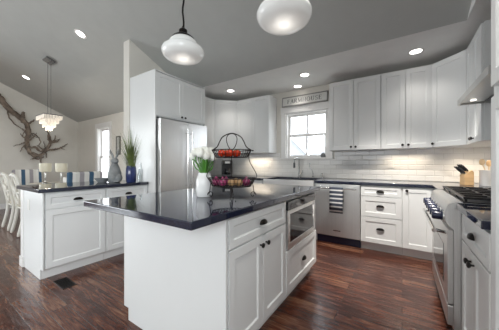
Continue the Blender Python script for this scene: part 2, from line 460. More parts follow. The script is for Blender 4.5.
# ------------------------------------------------------------------ cabinetry
def shaker(mb, x0, x1, z0, z1, y=0, t=.019, fr=.056, rec=.009, ch=.007):
    a = fr; c = fr + ch
    O = [(x0,z0),(x1,z0),(x1,z1),(x0,z1)]
    I = [(x0+a,z0+a),(x1-a,z0+a),(x1-a,z1-a),(x0+a,z1-a)]
    K = [(x0+c,z0+c),(x1-c,z0+c),(x1-c,z1-c),(x0+c,z1-c)]
    vs = [(x,y,z) for x,z in O] + [(x,y,z) for x,z in I] + [(x,y+rec,z) for x,z in K] + [(x,y+t,z) for x,z in O]
    fs = []
    for i in range(4):
        j = (i+1) % 4
        fs += [(i,j,4+j,4+i), (4+i,4+j,8+j,8+i), (12+i,12+j,j,i)]
    fs += [(8,9,10,11), (15,14,13,12)]
    return mb.add(vs, fs)
def knob(parent, x, z, y=0, mt=None):
    MB().lathe([(.0055,0),(.005,.012),(.013,.016),(.0165,.022),(.0145,.028),(.007,.031),(0,.0315)], (x, y, z), 14, 'y').build('knob', mt or M['bronze'], parent, smooth=True)
def cup(parent, x, z, y=0):
    vs = []; fs = []; n, m = 14, 7; w, hh, d = .044, .027, .020
    for j in range(m+1):
        ph = PI/2*j/m
        for i in range(n+1):
            a = PI*i/n
            vs.append((x - w*math.cos(a)*math.cos(ph)**.8, y-.001 - d*math.sin(a)*math.cos(ph)**.6, z-.014 + hh*math.sin(ph)))
    for j in range(m):
        for i in range(n):
            fs.append((j*(n+1)+i, j*(n+1)+i+1, (j+1)*(n+1)+i+1, (j+1)*(n+1)+i))
    b = MB(); b.add(vs, fs)
    b.build('cup_pull', M['bronze'], parent, smooth=True, solid=.003)
def cabinet(name, label, cat, loc, rz, w, d, z0, z1, fronts, toe=None, group=None, top=True, m=None):
    """front plane at local y=0 facing -y; width along +x; loc is the front-left corner on the floor"""
    m = m or M['white']
    c = thing(name, label, cat, loc, rz, group)
    MB().box(0, w, .02, d, z0, z1).build('carcass', m, c, bevel=.0015)
    if toe: MB().box(.0, w, toe, toe+.016, 0, z0).build('toe_kick', M['toe'], c)
    for f in fronts:
        kind, xa, xb, za, zb = f[:5]
        b = MB(); fr = .056 if zb-za > .19 else .042
        shaker(b, xa, xb, za, zb, fr=fr)
        o = b.build('door' if kind == 'door' else 'drawer_front', m, c, bevel=.0012)
        if len(f) > 5:
            if f[5] == 'cup': cup(o, (xa+xb)/2, f[6] if len(f) > 6 else (za+zb)/2)
            else: knob(o, f[5], f[6])
    return c
BF, BD = 3.45, .625                 # base fronts and depth
G = .002
T0, T1 = .877, .915
RB = -PI/2                          # right-wall rotation
RL = PI/2                           # left-wall rotation

# island: two units, front faces +x at x=-.755
IX = -.768
i1 = cabinet('island_base_cabinet', 'island base cabinet with one drawer above two doors and plain end panel', 'cabinet', (IX, .955, 0), RL, .735, .98, .105, .875,
    [('drawer', .012, .729, .70, .862, 'cup'), ('door', .012, .369, .115, .688, .335, .635), ('door', .374, .729, .115, .688, .408, .635)], toe=.07, group='island cabinets')
b = MB()                             # end panel, notched over the rear toe kick (local y is depth)
poly = [(0, .105), (.07, .105), (.07, 0), (.93, 0), (.93, .09), (.99, .09), (.99, .875), (0, .875)]
n = len(poly)
vs = [(-.018, y, z) for y, z in poly] + [(-.001, y, z) for y, z in poly]
b.add(vs, [tuple(range(n)), tuple(range(n, 2*n))[::-1]] + [(i, n+i, n+(i+1) % n, (i+1) % n) for i in range(n)])
b.build('end_panel', M['white'], i1, bevel=.0012)
MB().box(.0, .735, .915, .93, 0, .105).build('toe_kick', M['toe'], i1)
i2 = cabinet('island_microwave_cabinet', 'island cabinet holding the microwave over one deep drawer', 'cabinet', (IX, .955+.737, 0), RL, .785, .98, .105, .875,
    [('drawer', .01, .765, .115, .455, 'cup', .29)], toe=.07, group='island cabinets')
# replace the solid carcass by one with a microwave niche
bpy.data.objects.remove([c for c in i2.children if c.name.startswith('carcass')][0])
b = MB(); b.box(0, .785, .02, .98, .105, .46); b.box(0, .785, .45, .98, .46, .875); b.box(0, .03, .02, .45, .46, .875); b.box(.735, .785, .02, .45, .46, .875); b.box(.03, .735, .02, .45, .855, .875)
b.build('carcass', M['white'], i2, bevel=.0015)
mw = thing('microwave_oven', 'built-in stainless drawer microwave set into the side of the island', 'microwave', (IX, .955+.737+.035, .462), RL)
mwW, mwH = .695, .39
MB().box(.01, mwW-.01, .03, .42, .004, mwH-.004).build('body', M['darksteel'], mw)
b = MB(); b.box(0, .045, 0, .03, 0, mwH-.075); b.box(mwW-.045, mwW, 0, .03, 0, mwH-.075); b.box(.045, mwW-.045, 0, .03, 0, .05); b.box(.045, mwW-.045, 0, .03, mwH-.105, mwH-.075)
b.build('drawer_frame', M['steel'], mw, bevel=.003)
MB().box(.045, mwW-.045, .006, .03, .05, mwH-.105).build('window_glass', M['blackglass'], mw)
o = MB().box(0, mwW, 0, .03, mwH-.070, mwH).build('control_panel', M['blackglass'], mw, bevel=.002)
MB().box(.05, .18, -.001, 0, mwH-.05, mwH-.022).build('display', M['darksteel'], o)
MB().box(mwW-.06, mwW-.02, -.002, 0, .015, .03).build('badge', M['chrome'], mw)
it = MB().box(-1.775, -.74, .675, 2.505, T0, T1).build('island_worktop', M['granite'], bevel=.006, seg=3)
tag(it, 'large polished black stone worktop covering the island', 'worktop')

# peninsula between kitchen and dining room (fronts face +x at x=-2.95)
PX = -2.95
p1 = cabinet('peninsula_base_cabinet', 'peninsula base cabinet at the open end, one drawer over a wide panelled door', 'cabinet', (PX, .785, 0), RL, .575, .70, .105, .875,
    [('drawer', .012, .566, .71, .862, 'cup'), ('door', .012, .566, .115, .698)], toe=.075, group='peninsula cabinets')
MB().box(-.012, -.001, .0, .70, .105, .875).box(-.012, -.001, .075, .70, 0, .105).build('end_panel', M['white'], p1, bevel=.0012)
o = MB().box(-.0175, -.0125, .40, .47, .66, .775).build('outlet', M['plate'], p1, bevel=.0015)
p2 = cabinet('peninsula_base_cabinet', 'peninsula base cabinet next to the refrigerator panel, drawer over door', 'cabinet', (PX, 1.362, 0), RL, .54, .70, .105, .875,
    [('drawer', .01, .53, .71, .862, 'cup'), ('door', .01, .53, .115, .698, .045, .64)], toe=.075, group='peninsula cabinets')
it = MB().box(-3.69, -2.92, .735, 1.895, T0, T1).build('peninsula_worktop', M['granite'], bevel=.006, seg=3)
tag(it, 'black stone worktop on the peninsula carrying the grass plant and grey figurine', 'worktop')

# refrigerator wall
FX = -2.80
fs = thing('refrigerator_surround', 'tall white cabinet framing the stainless refrigerator with two doors above', 'cabinet', (FX, 1.91, 0), RL)
fw, fd = .96, -LX+FX-.002
MB().box(0, .02, 0, fd, 0, 2.44).build('side_panel', M['white'], fs, bevel=.002)
MB().box(fw-.02, fw, 0, fd, 0, 2.44).build('side_panel', M['white'], fs, bevel=.002)
MB().box(.0205, fw-.0205, .02, fd, 1.82, 2.425).build('top_box', M['white'], fs)
MB().box(.0, fw, -.002, fd, 2.4405, 2.455).build('top_trim', M['white'], fs, bevel=.002)
for xa, xb, kx in ((.022, .478, .445), (.482, fw-.022, .515)):
    b = MB(); shaker(b, xa, xb, 1.832, 2.43); o = b.build('door', M['white'], fs, bevel=.0012); knob(o, kx, 1.865)
rf = thing('refrigerator', 'stainless steel french door refrigerator in the white tall surround', 'refrigerator', (FX+.075, 1.94, 0), RL)
rw = .90; rm = .485
MB().box(.006, rw-.006, .075, .66, .02, 1.785).build('body', M['darksteel'], rf)
for xa, xb, hx in ((0, rm-.003, rm-.045), (rm+.003, rw, rm+.045)):
    b = MB(); b.box(xa, xb, 0, .07, .66, 1.79); o = b.build('door', M['steel'], rf, bevel=.008, seg=3)
    b = MB(); b.tube([(hx, -.05, .78), (hx, -.05, 1.68)], .013, 10); b.tube([(hx, 0, .84), (hx, -.05, .84)], .009, 8); b.tube([(hx, 0, 1.62), (hx, -.05, 1.62)], .009, 8)
    b.build('handle', M['chrome'], o, smooth=True)
o = MB().box(0, rw, 0, .07, .06, .65).build('freezer_drawer', M['steel'], rf, bevel=.008, seg=3)
MB().tube([(.1, -.05, .58), (.8, -.05, .58)], .013, 10).tube([(.16, 0, .58), (.16, -.05, .58)], .009, 8).tube([(.74, 0, .58), (.74, -.05, .58)], .009, 8).build('handle', M['chrome'], o, smooth=True)
MB().box(.02, rw-.02, .05, .6, 0, .055).build('kick_grille', M['darksteel'], rf)

# upper cabinets
U0, U1, UD = 1.372, 2.44, .33
UF = 3.75
def doors2(w, z0=U0, z1=U1, kz=None):
    kz = z0+.045 if kz is None else kz
    h = w/2
    return [('door', .004, h-.003, z0+.002, z1-.012, h-.032, kz), ('door', h+.003, w-.004, z0+.002, z1-.012, h+.032, kz)]
def upper(label, loc, rz, w, fronts, group='white upper cabinets'):
    c = cabinet('upper_cabinet', label, 'cabinet', loc, rz, w, UD-.003, U0, U1, fronts, group=group)
    return c
UX = [-2.788, -2.047, -.967, -.249, .324]
upper('upper cabinet with two doors between the corner unit and window', (UX[0], UF, 0), 0, UX[1]-UX[0]-G, doors2(UX[1]-UX[0]-G))
upper('two-door upper cabinet directly beside the window on the dishwasher side', (UX[2], UF, 0), 0, UX[3]-UX[2]-G, doors2(UX[3]-UX[2]-G))
upper('two-door upper cabinet between the window-side unit and the angled range corner unit', (UX[3], UF, 0), 0, UX[4]-UX[3]-G, doors2(UX[4]-UX[3]-G))
upper('two-door upper cabinet beside the range hood', (.595, 3.466, 0), RB, 3.466-2.885, doors2(.581))
upper('narrow upper cabinet between refrigerator surround and the angled corner unit', (LX+.332, 2.875, 0), RL, 3.446-2.875, doors2(.571))
def corner_upper(label, poly, a, c, rz):
    # poly: carcass plan in world; a, c: ends of the diagonal front
    t = thing('corner_upper_cabinet', label, 'cabinet', (a[0], a[1], 0), rz, 'angled corner upper cabinets')
    Mi = Matrix.Rotation(-rz, 4, 'Z') @ Matrix.Translation((-a[0], -a[1], 0))
    b = MB(Mi); b.prism(poly, U0, U1); b.build('carcass', M['white'], t, bevel=.0015)
    w = math.hypot(c[0]-a[0], c[1]-a[1])
    b = MB(); shaker(b, .008, w-.008, U0+.002, U1-.012, y=-.02)
    o = b.build('door', M['white'], t, bevel=.0012)
    return t, o, w
a, c = (.327, 3.752), (.597, 3.470)
t, o, w = corner_upper('angled corner upper cabinet with single tall door beside the range wall', [(.326, WY-.003), (RX-.003, WY-.003), (RX-.003, 3.469), (.612, 3.469), (.326, 3.766)], (.326, 3.766), (.612, 3.469), math.atan2(3.469-3.766, .612-.326))
knob(o, .035, U0+.045, -.02)
xl = LX+.003
t, o, w = corner_upper('angled corner upper cabinet with single door behind the refrigerator', [(xl, WY-.003), (xl, 3.449), (LX+.318, 3.449), (-2.790, 3.766), (-2.790, WY-.003)], (LX+.318, 3.449), (-2.790, 3.766), math.atan2(3.766-3.449, -2.79-LX-.318))
knob(o, w-.035, U0+.045, -.02)

# base cabinets, back run
cabinet('base_cabinet', 'white base cabinet under the counter next to the sink cabinet, behind the island', 'cabinet', (-2.79, BF, 0), 0, .78, BD, .105, .875,
    [('drawer', .01, .385, .71, .862, 'cup'), ('drawer', .39, .77, .71, .862, 'cup'), ('door', .01, .385, .115, .698, .35, .64), ('door', .39, .77, .115, .698, .425, .64)], toe=.075)
cabinet('base_cabinet', 'white base cabinet on the refrigerator wall below the coffee maker counter', 'cabinet', (-2.80, 2.875, 0), RL, .565, .61, .105, .875,
    [('drawer', .01, .555, .71, .862, 'cup'), ('door', .01, .555, .115, .698, .5, .64)], toe=.075)
sk = cabinet('sink_base_cabinet', 'white sink cabinet under the apron-front sink', 'cabinet', (-2.005, BF, 0), 0, .92, BD, .105, .64,
    [('door', .01, .458, .115, .625, .42, .56), ('door', .462, .91, .115, .625, .50, .56)], toe=.075)
MB().box(0, .018, .02, BD, .641, .875).build('side_panel', M['white'], sk); MB().box(.902, .92, .02, BD, .641, .875).build('side_panel', M['white'], sk)
cabinet('drawer_base_cabinet', 'white three-drawer base cabinet beside the dishwasher', 'cabinet', (-.474, BF, 0), 0, .475, BD, .105, .875,
    [('drawer', .006, .465, .735, .865, 'cup'), ('drawer', .006, .465, .462, .725, 'cup', .61), ('drawer', .006, .465, .118, .452, 'cup', .31)], toe=.075)
cc = thing('corner_base_cabinet', 'white corner base cabinet between three-drawer unit and the range', 'cabinet', (.003, BF, 0))
MB().prism([(0, .02), (.325, .02), (.325, -.583), (.924, -.583), (.924, .625), (0, .625)], .105, .875).build('carcass', M['white'], cc, bevel=.0015)
b = MB(); shaker(b, .006, .30, .118, .865); o = b.build('door', M['white'], cc, bevel=.0012); knob(o, .045, .83)
b = MB(Matrix.Translation((.305, 0, 0)) @ Matrix.Rotation(RB, 4, 'Z')); shaker(b, .006, .578, .118, .865); b.build('door', M['white'], cc, bevel=.0012)
MB().box(0, .40, .075, .09, 0, .105).box(.385, .40, -.583, .075, 0, .105).build('toe_kick', M['toe'], cc)
# near range-wall base and tall cabinet
cabinet('range_side_base_cabinet', 'white base cabinet nearest the range: drawer over two narrow doors', 'cabinet', (.31, 1.937, 0), RB, .552, .617, .105, .875,
    [('drawer', .006, .546, .70, .862, 'cup'), ('door', .006, .274, .118, .688, .245, .635), ('door', .278, .546, .118, .688, .307, .635)], toe=.075)
cabinet('tall_cabinet', 'tall white pantry cabinet at the edge of the kitchen closest to the viewer', 'cabinet', (.303, 1.382, 0), RB, .76, .624, .105, 2.44,
    [('door', .05, .71, .118, 1.43), ('door', .05, .71, 1.475, 2.42)], toe=.075)

# worktops
b = MB(); b.prism([(LX+.009, 2.876), (-2.83, 2.876), (-2.83, 3.40), (-2.80, 3.43), (-1.975, 3.43), (-1.975, 3.965), (-1.105, 3.965), (-1.105, 3.43), (.262, 3.43), (.292, 3.40), (.292, 2.87), (RX-.009, 2.87), (RX-.009, WY-.009), (LX+.009, WY-.009)], T0, T1)
tag(b.build('perimeter_worktop', M['granite'], bevel=.005), 'long black stone worktop along the window wall and around both corners', 'worktop')
tag(MB().box(.285, RX-.009, 1.386, 1.936, T0, T1).build('range_side_worktop', M['granite'], bevel=.005), 'short black stone worktop between the range and tall cabinet', 'worktop')

# sink and taps
s = thing('farmhouse_sink', 'white apron-front sink below the kitchen window', 'sink', (-1.54, 3.40, .645))
b = MB(); w2 = .43
b.box(-w2, w2, 0, .03, 0, .262); b.box(-w2, w2, .50, .53, .03, .225); b.box(-w2, -w2+.025, .03, .50, .03, .225); b.box(w2-.025, w2, .03, .50, .03, .225); b.box(-w2, w2, .03, .53, 0, .03)
b.build('basin', M['porcelain'], s, bevel=.008, seg=3)
MB().lathe([(.045, 0), (.045, .004), (.03, .004), (.02, .001)], (0, .27, .03), 20).build('drain', M['chrome'], s, smooth=True)
f = thing('kitchen_faucet', 'tall chrome pull-down faucet with side lever standing behind the sink', 'faucet', (-1.56, 4.00, T1+.001), R(-20))
MB().lathe([(.028, 0), (.028, .012), (.018, .02), (.016, .09)], (0,0,0), 18).build('base', M['tap'], f, smooth=True)
pts = [(0,0,.09), (0,0,.30)] + [(0, -.065+.065*math.cos(a*PI/10), .30+.05*math.sin(a*PI/10)) for a in range(1, 11)] + [(0, -.13, .27)]
MB().tube(pts, .012, 10).build('spout', M['tap'], f, smooth=True)
MB().lathe([(.013, .09), (.018, .08), (.02, 0), (.015, -.005)], (0, -.13, .18), 14).build('spray_head', M['darksteel'], f, smooth=True)
MB().tube([(.015, 0, .07), (.06, 0, .075), (.085, 0, .13)], [.010, .008, .006], 8).build('lever', M['tap'], f, smooth=True)
f = thing('filter_tap', 'slim chrome hooked filter tap next to the pull-down faucet', 'tap', (-1.31, 4.01, T1+.001))
pts = smoothcurve([(0,0,0), (0,0,.08), (-.015,0,.13), (-.05,-.01,.18), (-.06,-.02,.225), (-.045,-.05,.255), (-.02,-.08,.245)], 5)
MB().tube(pts, .006, 8).build('spout', M['tap'], f, smooth=True)
MB().lathe([(.018, 0), (.018, .02), (.010, .03)], (0,0,0), 14).build('base', M['tap'], f, smooth=True)
f = thing('soap_pump', 'short dark soap pump at the corner of the sink next to dishwasher counter', 'soap pump', (-1.14, 4.0, T1+.001))
MB().lathe([(.02, 0), (.02, .02), (.009, .03), (.009, .07)], (0,0,0), 14).build('base', M['tap'], f, smooth=True)
MB().tube(smoothcurve([(0,0,.065), (0,-.03,.085), (0,-.075,.07), (0,-.085,.04)], 4), .008, 8).build('spout', M['tap'], f, smooth=True)

# dishwasher
d = thing('dishwasher', 'stainless dishwasher with bar handle under the window-wall worktop', 'dishwasher', (-1.079, 3.435, 0))
dw = .602
MB().box(.004, dw-.004, .04, .60, .11, .872).build('body', M['darksteel'], d)
o = MB().box(0, dw, 0, .038, .125, .87).build('door', M['steel'], d, bevel=.004)
MB().tube([(.04, -.045, .815), (dw-.04, -.045, .815)], .012, 10).tube([(.06, 0, .815), (.06, -.045, .815)], .009, 8).tube([(dw-.06, 0, .815), (dw-.06, -.045, .815)], .009, 8).build('handle', M['chrome'], o, smooth=True)
MB().box(dw*.5-.05, dw*.5+.05, -.0015, 0, .20, .215).build('badge', M['chrome'], o)
MB().box(.004, dw-.004, .07, .085, .004, .11).build('kick_plate', M['navy'], d)
t = MB(); 
prof = [(-.012, .45), (-.014, .60), (-.016, .80), (-.03, .836), (-.045, .840), (-.062, .832), (-.068, .80), (-.068, .60), (-.070, .44)]
# towel folded over the bar: hangs at the front
prof = [(.008, .62), (.010, .80), (-.002, .826), (-.012, .8285), (-.024, .8285), (-.034, .82), (-.036, .80), (-.037, .62), (-.036, .47)]
xs = [.0, .06, .12, .18]
vs = []; fs = []
for j, (y, z) in enumerate(prof):
    for i, x in enumerate(xs): vs.append((x, y - .003*math.sin(i*2.2+j*.3), z))
for j in range(len(prof)-1):
    for i in range(3): fs.append((j*4+i, j*4+i+1, (j+1)*4+i+1, (j+1)*4+i))
vs = [(x, y-.022-.0, z) for x, y, z in vs]
tw = MB().add(vs, fs).build('dish_towel', M['towel'], None, smooth=True, solid=.004, loc=(-.865, 3.435, 0))
tag(tw, 'dark and white striped dish towel hanging on the dishwasher handle', 'towel')

# range
rg = thing('gas_range', 'wide stainless gas range with six knobs and black grates', 'range', (.245, 2.863, 0), RB)
gw = .918
MB().box(0, gw, .03, .66, .10, .875).build('body', M['steel'], rg, bevel=.002)
MB().prism_x([(.03, .74), (.005, .76), (-.012, .80), (-.012, .855), (.0, .895), (.03, .915), (.66, .915), (.66, .876), (.03, .876)], 0, gw).build('control_panel', M['steel'], rg, smooth=True)
od = MB().box(.012, gw-.012, 0, .03, .255, .735).build('oven_door', M['steel'], rg, bevel=.004)
MB().box(.17, gw-.17, -.003, 0, .33, .60).build('oven_window', M['blackglass'], od, bevel=.002)
MB().tube([(.035, -.065, .715), (gw-.035, -.065, .715)], .014, 12).tube([(.06, 0, .705), (.06, -.065, .715)], .011, 8).tube([(gw-.06, 0, .705), (gw-.06, -.065, .715)], .011, 8).build('handle', M['chrome'], od, smooth=True)
MB().box(.012, gw-.012, .0, .03, .12, .245).build('lower_panel', M['steel'], rg, bevel=.004)
MB().box(.02, gw-.02, .05, .065, .01, .10).build('kick_plate', M['black'], rg)
for xx in (.04, gw-.04):
    MB().lathe([(.018, 0), (.022, .01), (.018, .1)], (xx, .06, 0), 12).build('foot', M['darksteel'], rg, smooth=True)
for k in range(6):
    x = .09 + k*(gw-.18)/5
    kb = MB().lathe([(.035, 0), (.035, .010), (.029, .012), (.028, .052), (.023, .062), (0, .063)], (x, -.012, .81), 20, 'y').build('knob', M['navy'], rg, smooth=True)
    MB().lathe([(.044, -.001), (.044, .006), (.0355, .008)], (x, -.012, .81), 20, 'y').build('bezel', M['chrome'], kb, smooth=True)
MB().box(.01, gw-.01, .075, .63, .9155, .922).build('cooktop', M['black'], rg)
for k in range(3):
    xa = .015 + k*.297; xb = xa+.292
    b = MB(); q = .007
    for y in (.085, .355, .62): b.box(xa, xb, y-q, y+q, .938, .953)
    for x in (xa+q, (xa+xb)/2, xb-q): b.box(x-q, x+q, .085, .62, .938, .953)
    for y in (.22, .49): b.box(xa+.05, xb-.05, y-q*.8, y+q*.8, .940, .952)
    for x in (xa+q, xb-q):
        for y in (.09, .355, .615): b.box(x-q, x+q, y-q, y+q, .922, .94)
    b.build('grate', M['black'], rg, bevel=.002)
    for y in (.22, .49):
        MB().lathe([(.045, 0), (.045, .008), (.03, .014), (0, .015)], ((xa+xb)/2, y, .9225), 18).build('burner', M['darksteel'], rg, smooth=True)
MB().box(0, gw, .64, .66, .9155, .965).build('rear_trim', M['steel'], rg, bevel=.003)

# hood
hd = thing('range_hood', 'slim stainless range hood hanging on the wall over the gas range', 'range hood', (.43, 2.863, 1.70), RB)
b = MB(); H = [(0, 0), (gw, 0), (gw, .498), (0, .498)]; T = [(.3, .20), (gw-.3, .20), (gw-.3, .498), (.3, .498)]
vs = [(x, y, 0) for x, y in H] + [(x, y, .05) for x, y in H] + [(x, y, .19) for x, y in T]
fs = [(4,5,1,0),(5,6,2,1),(6,7,3,2),(7,4,0,3),(8,9,5,4),(9,10,6,5),(10,11,7,6),(11,8,4,7),(11,10,9,8)]
vs2 = [(.015,.015,0),(gw-.015,.015,0),(gw-.015,.483,0),(.015,.483,0)]; 
k = len(vs); vs += vs2 + [(x, y, .012) for x, y, z in vs2]
fs += [(0,1,k+1,k),(1,2,k+2,k+1),(2,3,k+3,k+2),(3,0,k,k+3),(k,k+1,k+5,k+4),(k+1,k+2,k+6,k+5),(k+2,k+3,k+7,k+6),(k+3,k,k+4,k+7),(k+4,k+5,k+6,k+7)]
b.add(vs, fs).build('canopy', M['steelH'], hd, bevel=.002)
MB().box(.305, gw-.305, .205, .495, .19, .83).build('chimney', M['steelH'], hd, bevel=.002)
for xa in (.06, .34, .62):
    MB().box(xa, xa+.24, .17, .46, .006, .011).build('filter', M['darksteel'], hd)
for xa in (.15, gw-.15):
    MB().lathe([(.02, .009), (.02, .004), (0, .004)], (xa, .08, 0), 16).build('hood_lamp', M['hoodlens'], hd, smooth=True)

# outlets
def outlet(label, loc, rz):
    o = thing('wall_outlet', label, 'outlet', loc, rz, 'white wall outlets')
    MB().box(-.036, .036, -.006, 0, -.057, .057).build('cover_plate', M['plate'], o, bevel=.002)
    for z in (-.022, .022): MB().box(-.015, .015, -.008, -.006, z-.014, z+.014).build('socket', M['trim'], o, bevel=.002)
outlet('white outlet on the tiled splash above the three-drawer cabinet', (-.14, WY-.0085, 1.155), 0)
outlet('white outlet on the tiled splash between the sink and corner counter', (-2.22, WY-.0085, 1.155), 0)

# ------------------------------------------------------------------ lights of the room
def downlight(label, loc, tilt=0, aim=0, power=8, group='recessed ceiling lights'):
    t = thing('recessed_light', label, 'ceiling light', loc, 0, group); t.rotation_euler = (tilt, 0, 0)
    MB().lathe([(.062, -.001), (.075, -.006), (.088, -.004), (.09, 0)], (0,0,0), 28).build('trim_ring', M['trim'], t, smooth=True)
    MB().lathe([(.062, -.002), (.03, -.003), (0, -.003)], (0,0,0), 28).build('lens', M['lamp'], t, smooth=True)
    l = bpy.data.lights.new('downlight_bulb', 'SPOT'); l.energy = power; l.spot_size = R(105); l.spot_blend = .9; l.color = (1, .95, .88); l.shadow_soft_size = .07
    o = bpy.data.objects.new('downlight_bulb', l); COL.objects.link(o); o.parent = t; o.location = (0, 0, -.02); o.rotation_euler = (R(aim)-tilt, 0, 0)
    if aim: l.spot_size = R(64); l.spot_blend = .8
    return t
SA = -math.atan(SLOPE)
downlight('round recessed light in the flat ceiling in front of the corner by the refrigerator', (-2.70, 3.44, SOF))
downlight('round recessed light in the flat ceiling before the window, the larger-looking of two there', (-1.26, 3.46, SOF))
downlight('small round recessed light right above the sign and sink', (-1.55, 3.90, SOF), power=4)
downlight('round recessed light in the flat ceiling before the upper cabinets near the range', (.14, 3.49, SOF))
downlight('round recessed light high in the sloped ceiling, closer to the white partition end', (-4.19, 1.555, ceil_z(1.555)), SA, 0, 5)
downlight('round recessed light in the sloped ceiling beyond the chandelier, over the branch wall', (-7.27, 1.61, ceil_z(1.61)), SA, 0, 5)

downlight('added unseen fill light in the sloped ceiling over the range aisle', (-.12, 2.15, ceil_z(2.15)), SA, 22, 285)  # added out of view to brighten the back-run drawer fronts
downlight('added unseen fill light in the sloped ceiling over the passage between island and peninsula', (-2.3, 1.15, ceil_z(1.15)), SA, 8, 60)  # extra fill above the frame, added to lift this side of the kitchen
downlight('added unseen fill light in the sloped ceiling over the tall pantry cabinet aisle', (-.12, 1.0, ceil_z(1.0)), SA, 10, 75)  # another unseen fill, added for the aisle floor and island doors
def pendant(label, x, y, zb):
    t = thing('pendant_lamp', label, 'pendant lamp', (x, y, zb), 0, 'schoolhouse pendants above the island')
    r = .17
    prof = [(0, 0), (.09, .004), (.135, .015), (.159, .034), (.170, .058), (.171, .076), (.163, .094), (.146, .106), (.127, .114), (.121, .122), (.119, .136), (.109, .154), (.090, .172), (.068, .186), (.050, .190)]
    MB().lathe(prof, (0,0,0), 40).build('glass_shade', M['opal'], t, smooth=True)
    MB().lathe([(.050, .176), (.093, .173), (.090, .182), (.068, .200), (.048, .212), (.034, .220), (.034, .250), (.024, .258), (.012, .272), (.008, .284), (0, .285)], (0,0,0), 28).build('shade_holder', M['bronze'], t, smooth=True)
    ztop = ceil_z(y) - zb
    pts = [(.004*math.sin(k*1.3), .004*math.cos(k*1.1), .28 + (ztop-.03-.28)*k/24) for k in range(25)]
    MB().tube(pts, .0075, 8).build('cord', M['bronze'], t, smooth=True)
    o = MB().lathe([(.06, -.02), (.06, -.005), (.05, .0), (0, .0)], (0,0,0), 24).build('canopy', M['bronze'], t, smooth=True)
    o.location = (0, 0, ztop-.004); o.rotation_euler = (SA, 0, 0)
    l = bpy.data.lights.new('pendant_bulb', 'POINT'); l.energy = .3; l.color = (1, .94, .86); l.shadow_soft_size = .08
    q = bpy.data.objects.new('pendant_bulb', l); COL.objects.link(q); q.parent = t; q.location = (0, 0, -.06)
    return t
pendant('white glass pendant on dark cord hanging before the refrigerator cabinet', -1.52, 1.30, 2.022)
pendant('white glass pendant closest to the viewer, cut by the top of the photo', -.622, 1.335, 2.03)

# under-cabinet task lights
def task(x, y, z, sx, sy, rz, power):
    t = area('under_cabinet_light', (x, y, z), (0, 0, rz), sx, sy, power*.8, (1, .86, .68), 135)
task(-2.42, 3.93, U0-.012, .5, .04, 0, 1.6)
task(.05, 3.93, U0-.012, .5, .04, 0, 1.3)
task(.72, 3.75, U0-.012, .3, .04, R(-45), 2.2)
task(.78, 3.2, U0-.012, .04, .4, 0, 1.2)

# ------------------------------------------------------------------ sign
sg = thing('wood_sign', 'long framed whitewashed board sign reading FARMHOUSE on the window head casing', 'sign', (-1.49, WY-.052, 2.242))
sg.rotation_euler = (R(-6), 0, 0)
sw, sh = .86, .185
MB().box(-sw/2+.018, sw/2-.018, .006, .018, .018, sh-.018).build('board', M['signface'], sg)
b = MB(); b.box(-sw/2, sw/2, 0, .024, 0, .018); b.box(-sw/2, sw/2, 0, .024, sh-.018, sh); b.box(-sw/2, -sw/2+.018, 0, .024, .018, sh-.018); b.box(sw/2-.018, sw/2, 0, .024, .018, sh-.018)
b.build('frame', M['signframe'], sg, bevel=.0015)
